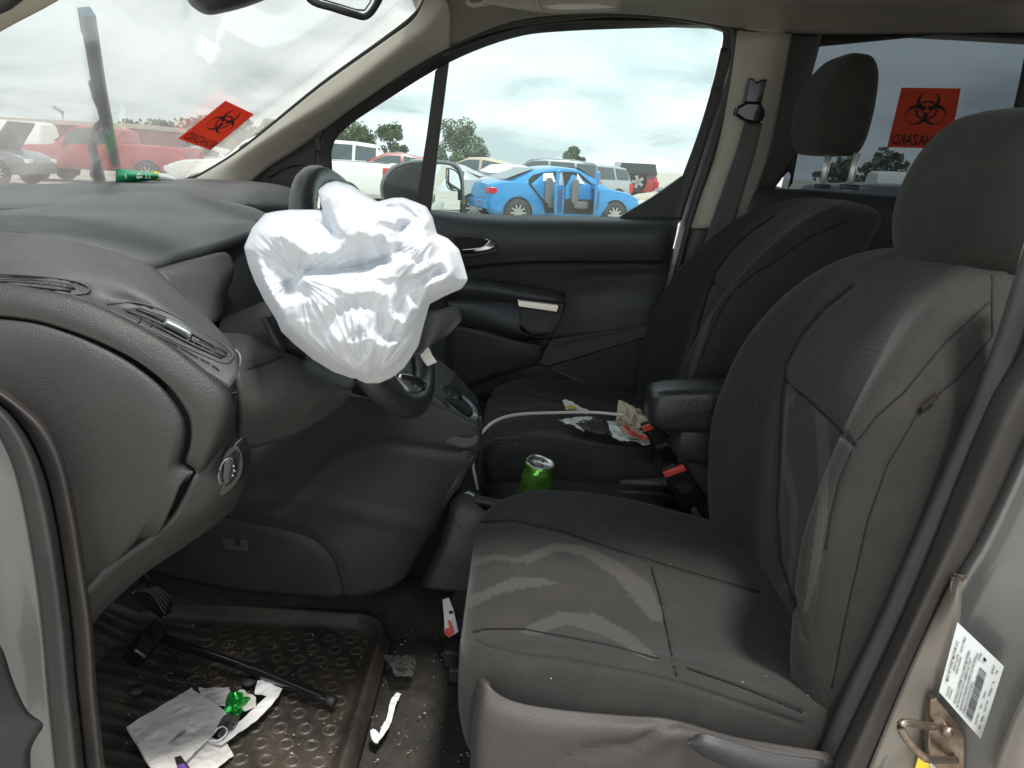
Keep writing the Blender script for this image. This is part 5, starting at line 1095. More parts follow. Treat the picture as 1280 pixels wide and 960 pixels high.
tube('wire_loop', [PZ(266, 915, MZ+.015), PZ(278, 908, MZ+.02), (PZ(284, 914, MZ+.022)), PZ(276, 924, MZ+.018), PZ(262, 926, MZ+.015), PZ(258, 922, MZ+.012)], .0012, 'white', None, sides=6)
tag(bpy.data.objects['wire_loop'], 'thin white string loop on the booklet edge', 'string')
for i, (px, py, lab) in enumerate(((170, 864, 'round bottle cap near the left edge of the ribbed mat'), (311, 853, 'dull coin by the torn paper under the black tool'))):
    c = PZ(px, py, MZ); o = tube('bottle_cap' if not i else 'coin', [c, c+X((0, 0, .005))], .014, 'shield', None, interp=False, sides=20); tag(o, lab, 'bottle cap' if not i else 'coin')
tl = thing('jack_handle', 'black steel tool bar lying across the floor mat', 'tool', PZ(310, 840, MZ+.03))
TL = [(196, 796), (215, 803), (260, 818), (300, 831), (330, 842), (395, 868), (416, 877)]
tube('bar', [PZ(a, b, MZ+.035-.018*i/6) for i, (a, b) in enumerate(TL)], .010, 'gloss', tl, rr=[.011, .010, .009, .0095, .010, .008, .0075])
tube('socket_end', [PZ(408, 873, MZ+.019), PZ(418, 878, MZ+.018)], .0085, 'dark', tl, interp=False)
# pedals
pe = thing('brake_pedal', 'ribbed black pedal arm and pad in the dark driver footwell', 'pedal', P(190, 745, 1.25))
bpd = plate('pedal_pad', [(164, 742, 1.20), (180, 727, 1.22), (196, 726, 1.25), (210, 736, 1.25), (217, 755, 1.22), (214, 768, 1.20), (205, 772, 1.19)], 1.2, 'gloss', pe, ext=X((-.012, .01, -.008)), bev=.002)
for k in range(5):
    a = k*5.5; tube('pedal_rib', [P(171+a*.55, 739-a*.25, 1.197+k*.008), P(189+a*.45, 742-a*.3, 1.195+k*.009), P(206+a*.3, 767-a*.9, 1.188+k*.009)], .0018, 'dashlow', bpd, sides=6)
tube('pedal_arm', [(196, 745, 1.26), (178, 715, 1.28), (165, 670, 1.3), (160, 620, 1.3)], .012, 'gloss', pe)
pc = thing('accelerator_pedal', 'worn black floor pedal at the top left corner of the mat', 'pedal', P(190, 800, 1.2))
plate('pedal_pad', [(176, 790, 1.22), (196, 772, 1.27), (212, 790, 1.26), (184, 826, 1.18), (165, 812, 1.18)], 1.2, 'gloss', pc, ext=X((-.03, .01, -.03)), bev=.006)
for a, b, r in (((120, 745), (165, 735), .035), ((125, 790), (170, 770), .03), ((118, 830), (150, 815), .02)):
    pass
surf('footwell_lining', [[X((-1.0, 1.5, .9)), X((-1.0, 1.2, .9)), X((-1.0, .86, .9))], [X((-.98, 1.5, .7)), X((-.98, 1.2, .7)), X((-.98, .86, .7))], [X((-.9, 1.5, .54)), X((-.9, 1.2, .54)), X((-.92, .86, .54))]], 'carpet', van, n=4, thick=.02)
surf('kick_panel', [[X((-.55, .845, .98)), X((-.75, .85, 1.0)), X((-1.0, .855, 1.0))], [X((-.62, .845, .7)), X((-.8, .85, .7)), X((-1.0, .855, .7))], [X((-.7, .845, .5)), X((-.8, .85, .5)), X((-1.0, .855, .5))]], 'dark', van, n=4, thick=.015)
# crumbs and dirt on carpet : countless
vs = []; fs = []; cs_ = []
for i in range(1500):
    if rg.random() < .55: px, py = (rg.gauss(530, 22), rg.gauss(735, 30)) if rg.random() < .5 else (rg.gauss(250, 50), rg.gauss(845, 30))
    else: px, py = rg.uniform(150, 590), rg.uniform(735, 955)
    z = .505
    p = PZ(px, py, z)
    if x0 < p.x < x1 and y0 < p.y < y1: p = PZ(px, py, MZ-.008)
    if p.y > 1.62 or p.x < -.9 or p.x > .1: continue
    s_ = .0005+.0022*rg.random()**3.5
    b = len(vs); a = rg.uniform(0, 6)
    for k in range(4): vs.append(p+X((math.cos(a+k*1.57)*s_*rg.uniform(.6, 1.6), math.sin(a+k*1.57)*s_, .001+rg.uniform(0, s_))))
    vs.append(p+X((0, 0, s_*1.4)))
    for k in range(4): fs.append((b+k, b+(k+1) % 4, b+4))
o = mk('debris', vs, fs, mat('crumbs', (.24, .21, .17), .8, var=.6, vscale=60), smooth=False); tag(o, 'scattered light crumbs and glass grains on the carpet and mat', 'debris', kind='stuff')
# ---- on / by passenger seat
tube('charging_cable', [(597, 612, 1.53), (594, 598, 1.52), (591, 580, 1.51), (592, 562, 1.50), (600, 544, 1.50), (618, 527, 1.54), (645, 518.5, 1.60), (690, 516, 1.66), (740, 515.5, 1.68), (782, 519, 1.66)], .0035, 'cable', None, n=8)
tag(bpy.data.objects['charging_cable'], 'white cable looping over the passenger cushion', 'cable')
cn = thing('drink_can', 'crushed green drink can standing between the seats', 'can', P(668, 612, 1.48))
ca, cbm = P(675, 570, 1.48), P(668, 613, 1.48)
ax = (ca-cbm).normalized(); ax = (ax+X((.02, -.12, 0))).normalized()
vs = []; fs = []; prof = [(-.03, .033), (.004, .034), (.048, .034), (.056, .0325), (.066, .031), (.0685, .028)]
e1 = ax.cross(X((0, 1, 0))).normalized(); e2 = ax.cross(e1); PR = cr([X((a, b, 0)) for a, b in prof], 5)
for q in PR:
    for k in range(40):
        a = 2*math.pi*k/40; c = cbm+ax*q.x+(e1*math.cos(a)+e2*math.sin(a))*q.y
        d_ = .006*noise.noise(c*45)*min(1, q.x/.02)*(1 if q.x < .06 else .6); vs.append(c+(e1*math.cos(a)+e2*math.sin(a))*d_+ax*d_*.6)
for j in range(len(PR)-1):
    for k in range(40): k2 = (k+1) % 40; fs.append((j*40+k, j*40+k2, (j+1)*40+k2, (j+1)*40+k))
mk('can_body', vs, fs, 'can', cn)
b_ = len(PR)-1; top = vs[b_*40:(b_+1)*40]; ct = sum(top, X((0, 0, 0)))/40; vt = list(top)+[ct+(p-ct)*.9-ax*.004 for p in top]+[ct-ax*.004+X((0, 0, .003))]
mk('can_lid', vt, [(k, (k+1) % 40, 40+(k+1) % 40, 40+k) for k in range(40)]+[(40+k, 40+(k+1) % 40, 80) for k in range(40)], 'alu', cn)
tube('can_rim', [p for p in top[::2]]+[top[0]], .0012, 'alu', cn, interp=False, sides=6)
tube('pull_tab', [ct+ax*.001+e1*.008, ct+ax*.003-e1*.008], .004, 'alu', cn, interp=False, flat=.4)
vcan = [];
SZ = .915
nap = sheet('crumpled_napkin', 'crumpled tan napkin bag at the rear of the passenger cushion', 'napkin', [(772, 513), (786, 512), (800, 519), (816, 526), (818, 536), (806, 538), (796, 534), (782, 530), (770, 526)], SZ+.02, 'wood', curl=.02, seed=11)
nap.data.materials[0] = mat('tan napkin', (.5, .43, .34), .85, var=.15)
sw_ = thing('snack_wrapper', 'clear snack wrapper with orange and red print next to the napkin', 'wrapper', PZ(790, 542, SZ))
sheet('wrapper_film', None, None, [(757, 528), (764, 526), (812, 548), (812, 557), (780, 550), (766, 546)], SZ+.005, 'label', curl=.010, seed=12, parent=sw_)
sheet('wrapper_print', None, None, [(768, 531), (776, 529), (812, 545), (811, 552), (784, 546)], SZ+.014, 'wood', curl=.010, seed=12, parent=sw_)
sheet('red_stripe', None, None, [(778, 535), (784, 535), (811, 549), (806, 550)], SZ+.019, 'redp', curl=.008, seed=12, parent=sw_)
sheet('paper_strip', 'folded white paper strip on the passenger cushion', 'paper', [(698, 526), (740, 522), (742, 527), (718, 532), (730, 540), (722, 539), (706, 530)], SZ-.002, 'white', curl=.006, seed=13)
sheet('plastic_film', 'clear folded film between the paper strip and the snack wrapper', 'plastic film', [(708, 530), (742, 524), (760, 530), (768, 548), (735, 542)], SZ-.004, 'clear', curl=.008, seed=14)
sheet('torn_packet', 'small torn white and yellow packet behind the cable', 'packet', [(703, 503), (708, 502), (722, 508), (738, 517), (732, 518), (718, 512), (708, 513)], SZ+.01, 'white', curl=.006, seed=15)
sheet('torn_packet', 'tiny yellow scrap beside the white torn packet', 'packet', [(707, 511), (714, 507), (720, 511), (714, 514)], SZ+.012, 'yel', curl=.004, seed=16)

# ================================================================== THE LOT OUTSIDE
M.update(
 gravel=mat('pale gravel ground', (.40, .37, .32), .95, grain=(30, .5), var=.22, vscale=.6, dust=.5, dustcol=(.28, .25, .2), dscale=4),
 c_blue=mat('blue car paint', (.02, .235, .52), .25, .2, coat=.6, var=.06), c_red=mat('faded red car paint', (.40, .06, .06), .35, coat=.3, var=.15, vscale=2),
 c_white=mat('white car paint', (.70, .70, .66), .3, coat=.4, var=.04), c_silver=mat('silver lot paint', (.42, .43, .43), .3, .4, coat=.4, var=.05),
 c_grey=mat('grey car paint', (.13, .15, .16), .3, .3, coat=.4, var=.1), c_tan=mat('tan car paint', (.45, .36, .25), .35, .2, coat=.3, var=.1), c_dark=mat('dark car paint', (.03, .035, .04), .25, coat=.5, var=.1),
 c_glass=mat('dark car window', (.05, .065, .07), .06, coat=.3), tyre=mat('tyre rubber', (.03, .03, .03), .8, var=.2, vscale=30), rimm=mat('alloy rim', (.5, .5, .48), .3, .8),
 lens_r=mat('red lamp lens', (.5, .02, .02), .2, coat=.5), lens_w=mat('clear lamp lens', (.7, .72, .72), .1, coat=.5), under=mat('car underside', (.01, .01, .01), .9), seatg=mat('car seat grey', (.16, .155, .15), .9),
 bark=mat('bark', (.09, .07, .055), .9, var=.2), brick=mat('brick wall', (.33, .15, .11), .85, var=.15), tanw=mat('tan roof', (.45, .4, .33), .8, var=.1), pole=mat('galvanised pole', (.3, .3, .3), .5, .5),
)
def leafmat(n_, c):
    m = mat(n_, c, .7, var=.45, vscale=1.2); return m
M['leaf'] = leafmat('leaves', (.085, .13, .05)); M['leaf2'] = leafmat('grey green leaves', (.12, .15, .09))
g = mk('ground', [X((-600, -400, 0)), X((600, -400, 0)), X((600, 900, 0)), X((-600, 900, 0))], [(0, 1, 2, 3)], 'gravel', smooth=False); struct(g)

PROF = {
 # x, z_low, z_shoulder, z_roof(None), half width
 'sedan': [(-2.10, .42, .70, 0, .70), (-2.02, .30, .93, 0, .82), (-1.75, .24, 1.02, 0, .88), (-1.45, .22, 1.03, 1.08, .90), (-.85, .22, 1.01, 1.34, .91), (-.2, .22, .98, 1.44, .91), (.35, .22, .96, 1.42, .91), (.85, .22, .95, 1.20, .91), (1.2, .22, .94, 0, .90), (1.75, .26, .86, 0, .87), (2.15, .3, .72, 0, .78), (2.28, .40, .58, 0, .62)],
 'suv': [(-2.2, .5, .9, 0, .78), (-2.15, .35, 1.08, 1.3, .88), (-1.95, .3, 1.12, 1.68, .92), (-1.2, .3, 1.12, 1.76, .93), (0, .3, 1.10, 1.78, .93), (.5, .3, 1.09, 1.72, .93), (.9, .3, 1.08, 1.42, .93), (1.2, .3, 1.07, 0, .92), (1.8, .34, 1.0, 0, .89), (2.2, .38, .85, 0, .8), (2.3, .48, .7, 0, .68)],
 'pickup': [(-2.9, .55, .9, 0, .90), (-2.88, .48, 1.28, 0, .96), (-2.0, .45, 1.29, 0, .97), (-.82, .45, 1.29, 0, .97), (-.80, .45, 1.26, 1.75, .97), (-.5, .45, 1.24, 1.86, .97), (.5, .45, 1.22, 1.86, .97), (.8, .45, 1.21, 1.7, .97), (1.25, .45, 1.20, 1.28, .97), (1.35, .45, 1.19, 0, .97), (2.3, .48, 1.12, 0, .95), (2.7, .5, 1.0, 0, .88), (2.78, .55, .8, 0, .8)],
 'van': [(-2.7, .45, 1.0, 0, .9), (-2.66, .35, 1.2, 2.0, .95), (-2.5, .32, 1.22, 2.12, .96), (0, .32, 1.22, 2.15, .96), (1.0, .32, 1.2, 2.1, .96), (1.5, .32, 1.18, 1.75, .95), (1.95, .32, 1.15, 1.25, .94), (2.3, .35, 1.05, 0, .9), (2.7, .4, .8, 0, .8), (2.8, .5, .65, 0, .7)],
 'jeep': [(-1.75, .55, .9, 0, .82), (-1.74, .5, 1.12, 1.70, .90), (-1.6, .5, 1.12, 1.74, .91), (0, .5, 1.12, 1.74, .91), (.35, .5, 1.12, 1.66, .91), (.5, .5, 1.12, 1.2, .91), (.55, .5, 1.11, 0, .76), (1.6, .55, 1.05, 0, .68), (1.7, .6, .9, 0, .64)],
}
WH = {'sedan': (-1.35, 1.35, .33), 'suv': (-1.35, 1.35, .37), 'pickup': (-1.75, 1.85, .40), 'van': (-1.5, 1.7, .36), 'jeep': (-1.15, 1.2, .41)}
WIN = {'sedan': [(-1.05, -.2), (-.1, .75)], 'suv': [(-1.95, -1.25), (-1.15, -.25), (-.15, .75)], 'pickup': [(-.62, -.05), (.05, .95)], 'van': [(.75, 1.55)], 'jeep': [(-1.6, -.75), (-.65, .3)]}
def wheel(root, x, y, r, s):
    w_ = bpy.data.objects.new('wheel', None)
    vs = []; fs = []; n_ = 28
    prof = [(0, r*.62), (.0, r*.93), (.03, r), (.17, r), (.2, r*.93), (.2, r*.5)]
    for a_, b in prof:
        for k in range(n_):
            an = 2*math.pi*k/n_; vs.append(X((x+b*math.cos(an), y-s*(a_-.0), r+b*math.sin(an))))
    for j in range(len(prof)-1):
        for k in range(n_): k2 = (k+1) % n_; fs.append((j*n_+k, j*n_+k2, (j+1)*n_+k2, (j+1)*n_+k))
    o = mk('wheel', vs, fs, 'tyre', None); o.parent = root
    # rim: dish, hub and ten spokes
    vs = []; fs = []
    for a_, b in ((.015, r*.66), (.005, r*.62), (.05, r*.56)):
        for k in range(n_): an = 2*math.pi*k/n_; vs.append(X((x+b*math.cos(an), y-s*a_, r+b*math.sin(an))))
    for j in range(2):
        for k in range(n_): k2 = (k+1) % n_; fs.append((j*n_+k, j*n_+k2, (j+1)*n_+k2, (j+1)*n_+k))
    for q in range(10):
        an = 2*math.pi*q/10; b0_ = len(vs); ca_, sa_ = math.cos(an), math.sin(an)
        for rr_, hw in ((.05, .030), (r*.62, .022)):
            for sg in (-1, 1):
                vs.append(X((x+rr_*ca_-sg*hw*sa_, y-s*.012, r+rr_*sa_+sg*hw*ca_)))
        fs.append((b0_, b0_+1, b0_+3, b0_+2))
    c0 = len(vs)
    for k in range(12): an = 2*math.pi*k/12; vs.append(X((x+.06*math.cos(an), y-s*.006, r+.06*math.sin(an))))
    fs.append(tuple(range(c0, c0+12)))
    rm_ = mk('rim', vs, fs, 'rimm', None, smooth=False); rm_.parent = o
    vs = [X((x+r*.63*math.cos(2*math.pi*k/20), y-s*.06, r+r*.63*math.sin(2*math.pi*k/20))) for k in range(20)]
    bk_ = mk('brake_shadow', vs, [tuple(range(20))], 'under', None, smooth=False); bk_.name = 'rim_shade_disc'; bk_.parent = o  # black disc paints the shade behind the spokes
def car(name, label, cat, kind, px, Yd, head, paint, sc=1.0, roof=None, nowin=False, group='wrecked vehicles on the lot', bedopen=True, X0=None):
    c = P(px, 250, Yd); root = thing(name, label, cat, (c.x if X0 is None else X0, Yd, 0), group)
    root.rotation_euler = (0, 0, math.radians(head)); root.scale = (sc, sc, sc)
    pr_ = PROF[kind]
    def add(n_, vs, fs, m, smooth=False, par=None):
        o = mk(n_, vs, fs, m, None, smooth=smooth); o.parent = par or root; return o
    def ring(x, zl, zs, zr, hw):
        if zr: rw = hw-.10-(zr-zs)*.28; zt = zr
        else: rw = hw*.86; zt = zs+.035
        h = [(hw*.88, zl), (hw, zl+.10), (hw*1.01, (zl+zs)/2), (hw*.975, zs), (rw, zt-.03 if zr else zt), (rw*.8, zt), (0, zt+.02)]
        return [X((x, -y, z)) for y, z in h]+[X((x, y, z)) for y, z in h[::-1][1:]]
    L = [ring(*p) for p in pr_]; n_ = len(L[0])
    # subdivide lengthwise for rounder outline
    vs = [v for r_ in L for v in r_]; fs = []
    for j in range(len(L)-1):
        for i in range(n_-1): fs.append((j*n_+i, j*n_+i+1, (j+1)*n_+i+1, (j+1)*n_+i))
    fs.append(tuple(range(n_))); fs.append(tuple(range((len(L)-1)*n_, len(L)*n_))[::-1])
    body = add('body', vs, fs, paint); fixn(body); body.data.shade_smooth()
    m_ = body.modifiers.new('b', 'BEVEL'); m_.width = .035; m_.segments = 2; m_.limit_method = 'ANGLE'; m_.angle_limit = .5
    def at(x):
        for a, b in zip(pr_, pr_[1:]):
            if a[0] <= x <= b[0]:
                k = (x-a[0])/(b[0]-a[0]+1e-9); za = a[3] or a[2]+.035; zb = b[3] or b[2]+.035
                hw = a[4]+(b[4]-a[4])*k; zs = a[2]+(b[2]-a[2])*k; zr = za+(zb-za)*k; return hw, zs, zr, hw-.10-(zr-zs)*.28
    def side(x, f, s, o_=.012):
        hw, zs, zr, rw = at(x); zt = zr-.03; return X((x, s*((hw*.975)*(1-f)+rw*f+o_), zs+(zt-zs)*f+.004))
    wins = WIN[kind]
    if not nowin:
        for s in (-1, 1):
            for a, b in wins:
                xs = [a+(b-a)*k/6 for k in range(7)]; vs = [side(x, .07, s) for x in xs]+[side(x, .88, s) for x in xs]
                add('side_window', vs, [(i, i+1, i+8, i+7) for i in range(6)], 'c_glass')
        cab = [p for p in pr_ if p[3]]
        for (a, b, nm) in ((cab[0], cab[1] if kind != 'sedan' else cab[1], 'rear_window'), (cab[-1], cab[-2], 'front_window')):
            e_ = -1 if nm == 'rear_window' else 1
            za, zb = a[3], b[3]; xa, xb = a[0], b[0]
            if nm == 'front_window':
                nxt = pr_[pr_.index(cab[-1])+1]; xa, za = nxt[0]-.06, nxt[2]+.09; wa = a[4]*.80
                b = cab[-2] if kind not in ('jeep',) else cab[-2]; xb, zb = b[0]+.02, b[3]-.05
            else:
                if kind == 'sedan': prv = pr_[pr_.index(cab[0])]; xa, za = prv[0]+.02, prv[3]-.0
                else: za = a[2]+.08
                wa = a[4]*.80; xb, zb = b[0]-.02, b[3]-.08
            wb = b[4]-.10-(b[3]-b[2])*.28-.05
            nx_, nz_ = (zb-za)*1, (xa-xb)*1; l_ = math.hypot(nx_, nz_); nx_, nz_ = abs(nx_)/l_*e_*.03, abs(nz_)/l_*.03
            add(nm, [X((xa+nx_, -wa, za+nz_)), X((xa+nx_, wa, za+nz_)), X((xb+nx_, wb, zb+nz_)), X((xb+nx_, -wb, zb+nz_))], [(0, 1, 2, 3)], 'c_glass')
    r0, r1, r = WH[kind]
    for x in (r0, r1):
        for s in (-1, 1):
            hw = at(x)[0]; vs = [X((x, s*(hw*1.01+.008), r))]+[X((x+r*1.16*math.cos(t_), s*(hw*1.01+.008), max(at(x)[1]*0+.16, r+r*1.16*math.sin(t_)))) for t_ in [2*math.pi*k/30 for k in range(30)]]
            add('wheel_arch', vs, [(0, 1+k, 1+(k+1) % 30) for k in range(30)], 'under')
            wheel(root, x, s*(hw*1.01+.035), r, s)
    f0, f1 = pr_[1], pr_[-2]
    for s in (-1, 1):
        def bx_(n2, x, y, z, a, b, c_, m):
            o = box(n2, (x, y, z), (a, b, c_), m, None, bev=.02); o.parent = root; return o
        if kind in ('suv', 'pickup', 'van', 'jeep'): bx_('taillight', pr_[1][0]+.04, s*(f0[4]-.055), f0[2]-.26, .24, .18, .40, 'lens_r')
        else: bx_('taillight', pr_[1][0]+.03, s*(f0[4]-.10), f0[2]-.10, .22, .26, .14, 'lens_r')
        bx_('headlight', f1[0]-.02, s*(f1[4]-.14), f1[2]-.08, .22, .28, .14, 'lens_w')
        bx_('side_mirror', (wins[-1][1]-.08), s*(at(wins[-1][1])[0]+.08), at(wins[-1][1])[1]+.08, .1, .2, .14, paint)
    bx_('bumper', pr_[0][0]+.02, 0, .5, .14, f0[4]*1.8, .2, 'under' if kind in ('jeep', 'pickup') else paint); bx_('bumper', pr_[-1][0]-.03, 0, .48, .14, f1[4]*1.7, .2, paint)
    if kind == 'pickup':
        bed = add('bed_floor', [X((-2.8, -.78, 1.335)), X((-.9, -.78, 1.335)), X((-.9, .78, 1.335)), X((-2.8, .78, 1.335))], [(0, 1, 2, 3)], 'under')
    return root, at, add
car('wrecked_car', 'silver sedan left of the blue car, its rear wheel towards us', 'car', 'sedan', 536, 20.9, 175, 'c_silver', 1.02)
br, bat, badd = car('wrecked_car', 'bright blue sedan with its right side doors hanging open', 'car', 'sedan', 0, 20.45, 24.5, 'c_blue', 1.02, nowin=True, X0=(P(649, 263, 19).x+P(767, 264, 20.1).x)/2-.38)
# dark panels paint the doorway shade, seats and glass over them; doors swung out
def bs_(x, f, o_=.014): 
    hw, zs, zr, rw = bat(x); zt = zr-.03; return X((x, -((hw*.975)*(1-f)+rw*f+o_), zs+(zt-zs)*f))
def bl(x, z, o_=.014):
    hw = bat(x)[0]; return X((x, -(hw*1.01+o_), z))
for nm, a0_, a1_, b0_, b1_ in (('rear_doorway_shade', -1.05, -.30, -.62, -.22), ('front_doorway_shade', -.12, .80, -.12, .72)):
    pts = [bs_(a0_, .85), bs_((a0_+min(a1_, .45))/2, .88), bs_(min(a1_, .35), .86), bs_(a1_, .12), bl(b1_, .62), bl(b1_-.02, .34), bl(b0_, .34), bl(b0_-(.0 if a0_ > -.5 else .10), .62), bs_(a0_+(-.05 if a0_ < -.5 else 0), .0)]
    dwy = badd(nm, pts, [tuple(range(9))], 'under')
    sx_ = (b0_+b1_)/2+.02
    o = blob('car_seat', (sx_-.18, -.955, .88), (.10, .03, .30), 'seatg', None, e=.5); o.parent = dwy
    o = blob('car_seat', (sx_+.02, -.955, .56), (.20, .03, .09), 'seatg', None, e=.5); o.parent = dwy
    o = badd('bright_window_patch', [bs_(a0_+.34, .30, .018), bs_(min(a1_, .52)-.06, .25, .018), bs_(min(a1_, .40)-.10, .78, .018), bs_(a0_+.40, .80, .018)], [(0, 1, 2, 3)], 'lens_w', par=dwy)  # pale patch paints the brightness seen through the car
# windows that remain
badd('rear_window', [X((-1.62, -.62, 1.10)), X((-1.62, .62, 1.10)), X((-.80, .56, 1.385)), X((-.80, -.56, 1.385))], [(0, 1, 2, 3)], 'c_glass')
badd('windscreen', [X((1.16, -.68, 1.02)), X((1.16, .68, 1.02)), X((.40, .56, 1.445)), X((.40, -.56, 1.445))], [(0, 1, 2, 3)], 'c_glass')
def open_door(hx, w_, ang, zt0, zt1, nm):
    H = X((hx, -.93, 0)); d_ = X((-math.cos(ang), -math.sin(ang), 0)); n_ = X((-math.sin(ang), math.cos(ang), 0))
    outl = [(0, .34), (0, .97), (w_*.02, 1.0), (w_*(.42 if zt1 > 1.3 else .25), zt0), (w_*.62, zt1), (w_*.92, zt1-.02), (w_, .99), (w_*.98, .62), (w_*.88, .34)]
    a_ = [H+d_*u_+X((0, 0, z)) for u_, z in outl]
    vs = a_+[p+n_*.07 for p in a_]; k = len(a_)
    o = badd(nm, vs, [tuple(range(k)), tuple(range(k, 2*k))[::-1]]+[(i, k+i, k+(i+1) % k, (i+1) % k) for i in range(k)], 'c_blue'); fixn(o)
    gl_ = [(w_*.12, 1.02), (w_*.44, zt0-.03), (w_*.62, zt1-.05), (w_*.88, zt1-.07), (w_*.94, 1.02)]
    for sg in (-.004, .074): badd('door_window', [H+d_*u_+n_*sg+X((0, 0, z)) for u_, z in gl_], [tuple(range(5))], 'lens_w', par=o)
    badd('inner_trim', [H+d_*u_-n_*.004+X((0, 0, z)) for u_, z in [(w_*.12, .5), (w_*.1, .9), (w_*.92, .92), (w_*.9, .5)]], [(0, 1, 2, 3)], mat('blue grey trim', (.05, .09, .25), .5), par=o)
open_door(-.17, .72, math.radians(52), 1.34, 1.38, 'rear_door')
open_door(.86, .86, math.radians(56), 1.36, 1.39, 'front_door')
box_ = box('bumper_piece', (-2.6, -.5, .15), (.9, .4, .22), 'c_grey', None, bev=.05); box_.parent = br
car('pickup_truck', 'white pickup with red taillight seen through the quarter window', 'pickup truck', 'pickup', 497, 20.5, 180, 'c_white', 1.0, X0=P(494, 250, 20.5).x-2.88)
car('wrecked_car', 'white double cab vehicle behind the white pickup, only its cab showing', 'car', 'suv', 404, 31, 184, 'c_white', 1.12)
car('wrecked_car', 'red car with crushed roof behind the white pickup', 'car', 'sedan', 496, 30, 190, 'c_red', 1.14)
car('wrecked_car', 'tan sedan beyond the silver sedan roof', 'car', 'sedan', 600, 33, 170, 'c_tan', 1.15)
car('wrecked_car', 'white wrecked car with its front towards the blue sedan trunk', 'car', 'sedan', 634, 29, 230, 'c_white', 1.0)
car('wrecked_car', 'dark grey wagon right behind the roof of the blue sedan', 'car', 'suv', 676, 30, 182, 'c_grey', .98)
car('wrecked_car', 'light grey people carrier behind the front of the blue sedan', 'car', 'suv', 726, 32, 215, 'c_silver', .92)
jr, jat, jadd = car('off_road_car', 'red off-roader seen from behind, with black roof and rear spare wheel', 'off-road car', 'jeep', 786, 35, 91, 'c_red', 1.0)
jadd('hard_top', [X((-1.77, -.84, 1.32)), X((-1.77, .84, 1.32)), X((-1.77, .72, 1.76)), X((-1.77, -.72, 1.76)), X((.2, -.84, 1.32)), X((.2, .84, 1.32)), X((.2, .72, 1.79)), X((.2, -.72, 1.79))], [(0, 1, 2, 3), (3, 2, 6, 7), (1, 5, 6, 2), (0, 3, 7, 4)], 'c_dark')
w_s = []
for k in range(24): w_s.append(X((-1.86, .38*math.cos(k*math.pi/12)-.02, 1.02+.38*math.sin(k*math.pi/12))))
sp = jadd('spare_wheel', w_s+[v+X((.2, 0, 0)) for v in w_s], [tuple(range(24))]+[(k, (k+1) % 24, 24+(k+1) % 24, 24+k) for k in range(24)], 'tyre')
for k in range(5):
    a = k*2*math.pi/5; c2 = X((-1.875, -.02, 1.02)); d2 = X((0, math.cos(a), math.sin(a))); e2_ = X((0, -math.sin(a), math.cos(a)))
    jadd('spoke', [c2-e2_*.05, c2+e2_*.05, c2+d2*.26+e2_*.07, c2+d2*.26-e2_*.07], [(0, 1, 2, 3)], 'rimm', par=sp)
car('wrecked_car', 'low tan car nose showing over the door corner below the red off-roader', 'car', 'sedan', 862, 25, 195, 'c_tan', .86)
car('pickup_truck', 'faded red pickup seen through the dusty windscreen behind the wiper', 'pickup truck', 'pickup', 138, 29, 183, 'c_red', 1.08)
car('parked_van', 'white van at the left edge beyond the windscreen', 'van', 'van', 4, 40, 180, 'c_white', 1.05)
sv, sat_, sadd = car('wrecked_car', 'dark car with raised bonnet at the far left edge of the windscreen', 'car', 'suv', -30, 25, 2, 'c_grey', 1.0)
sadd('raised_bonnet', [X((1.1, -.8, 1.12)), X((1.1, .8, 1.12)), X((1.75, .7, 1.95)), X((1.75, -.7, 1.95)), X((1.14, -.8, 1.08)), X((1.14, .8, 1.08)), X((1.79, .7, 1.91)), X((1.79, -.7, 1.91))], [(0, 1, 2, 3), (4, 7, 6, 5), (0, 4, 5, 1), (2, 6, 7, 3), (0, 3, 7, 4), (1, 5, 6, 2)], 'c_grey')
car('wrecked_car', 'silver car behind the tail of the faded red pickup, by the windscreen pillar', 'car', 'sedan', 262, 36, 170, 'c_silver', 1.05)
car('parked_car', 'dark car outside the tinted rear window, only its roof showing', 'car', 'suv', 1140, 13, 5, 'c_dark', .84)
# more of the yard further right and behind, as a step aside would show and the mirror reflects
for i, (x, y, h, k, p_) in enumerate(((14, 30, 170, 'sedan', 'c_white'), (21, 31, 176, 'suv', 'c_grey'), (28, 33, 5, 'sedan', 'c_dark'), (22, 44, 0, 'van', 'c_white'), (34, 38, 0, 'pickup', 'c_silver'), (40, 24, 90, 'suv', 'c_red'))):
    car('parked_car', ['white sedan far right on the lot, first of the hidden row', 'grey people carrier far right on the lot', 'black sedan far right on the lot', 'white van far right beyond the row', 'silver pickup far right on the lot', 'red people carrier far right, parked across'][i], 'car', k, 0, y, h, p_, X0=x)
# building, lamp post
bd = thing('low_building', 'long low red brick building with pale roof beyond the red pickup', 'building', (-55, 92, 0))
box('wall', (-55, 92, 1.5), (26, 10, 3.0), 'brick', bd, bev=0); box('roof', (-55, 92, 3.2), (27, 11, .5), 'tanw', bd, bev=.05)
for i in range(6): box('window', (-65+i*4, 86.97, 1.7), (1.6, .08, 1.2), 'c_glass', bd, bev=0)
lp = thing('lamp_post', 'tall lamp post standing over the brick building', 'street lamp', (P(80, 160, 110).x, 110, 0))
q = lp.location; tube('pole', [X((q.x, 110, 0)), X((q.x, 110, 5)), X((q.x, 110, 5.0))], .12, 'pole', lp, interp=False); box('lamp_head', (q.x-.5, 110, 5.3), (1.4, .5, .35), 'pole', lp, rot=Matrix.Rotation(.5, 3, 'Y'))
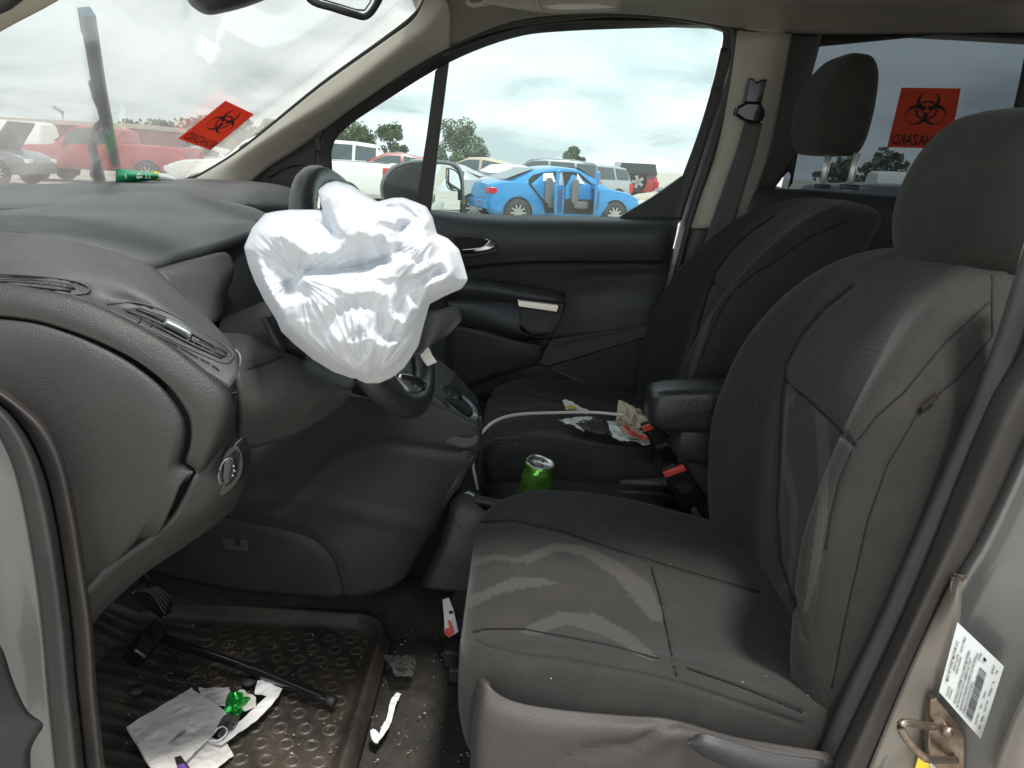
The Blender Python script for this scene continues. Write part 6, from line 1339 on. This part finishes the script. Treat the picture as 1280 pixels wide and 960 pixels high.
# trees
def tree(name, label, px, Yd, H, Wd, m, seed, group='trees beyond the lot', nleaf=6500, X0=None, size=None):
    r_ = random.Random(seed); x = P(px, 200, Yd).x if X0 is None else X0
    root = thing(name, label, 'tree', (x, Yd, 0), group); root['category'] = 'tree'
    b = X((x, Yd, 0)); tv = []
    tr = tube('trunk', [b, b+X((.1, 0, H*.3)), b+X((-.1, 0, H*.6))], .2, 'bark', root, rr=[H*.035, H*.025, H*.012], sides=8)
    cl_ = []
    for k in range(22):
        a = r_.uniform(0, 6.28); z = r_.uniform(.22, .95); rad = Wd/2*math.sqrt(max(.05, 1-((z-.5)/.5)**2))*r_.uniform(.2, .95)
        cl_.append((b+X((rad*math.cos(a), rad*math.sin(a), H*z*.94)), r_.uniform(.10, .20)*Wd))
    for k in range(6):
        c_2, _ = cl_[k*3]; tube('branch', [b+X((0, 0, H*.35)), b.lerp(c_2, .5)+X((0, 0, H*.22)), c_2], .05, 'bark', tr, rr=[H*.014, H*.009, H*.004], sides=6)
    vs = []; fs = []; sz = size or Yd*.0009+.02
    for k in range(nleaf):
        c_2, rr_ = r_.choice(cl_); d_ = X((r_.gauss(0, 1), r_.gauss(0, 1), r_.gauss(0, .8))); d_ = d_.normalized()*rr_*r_.random()**.4
        p = c_2+d_; u_ = X((r_.gauss(0, 1), r_.gauss(0, 1), r_.gauss(0, 1))).normalized(); w2 = u_.cross(X((r_.gauss(0, 1), r_.gauss(0, 1), r_.gauss(0, 1)))).normalized(); s_ = sz*r_.uniform(.6, 1.5)
        k0 = len(vs); vs += [p-u_*s_, p+w2*s_*.7, p+u_*s_, p-w2*s_*.7]; fs.append((k0, k0+1, k0+2, k0+3))
    mk('crown', vs, fs, m, root, smooth=False); return root
tree('broadleaf_tree', 'round green tree above the white cab in the quarter window', 421, 62, 5.0, 4.2, 'leaf', 1)
tree('broadleaf_tree', 'low bushy tree second from left in the quarter window', 452, 66, 3.9, 3.6, 'leaf', 2)
tree('broadleaf_tree', 'rounded tree above the red car roof in the quarter window', 489, 64, 4.1, 3.2, 'leaf', 3)
tree('broadleaf_tree', 'broad dark green tree just right of the window divider bar', 570, 58, 4.4, 4.0, 'leaf', 4, nleaf=9000)
tree('broadleaf_tree', 'small pale tree between the grey wagon and the people carrier', 716, 62, 3.1, 2.0, 'leaf2', 5)
rg2 = random.Random(11)
for i in range(11):
    px = 175+i*18; tree('broadleaf_tree', ['grey green tree in the row beyond the red pickup', 'darker tree in the row beyond the red pickup'][i % 2] if False else 'grey green tree in the hazy row beyond the red pickup bed', px, 120+rg2.uniform(-8, 8), rg2.uniform(4.0, 5.6) if px < 300 else rg2.uniform(5.5, 7.0), rg2.uniform(4, 6), 'leaf2', 30+i, nleaf=1100, size=.28, group='hazy tree row beyond the windscreen')
for i in range(16):
    tree('broadleaf_tree', 'dark tree in the distant row to the right of the lot', 0, 110+rg2.uniform(-8, 8), rg2.uniform(4, 6), rg2.uniform(5, 8), 'leaf2', 60+i, nleaf=500, size=.5, X0=45+i*8.5, group='tree row far right of the lot')
S.view_settings.exposure = .7
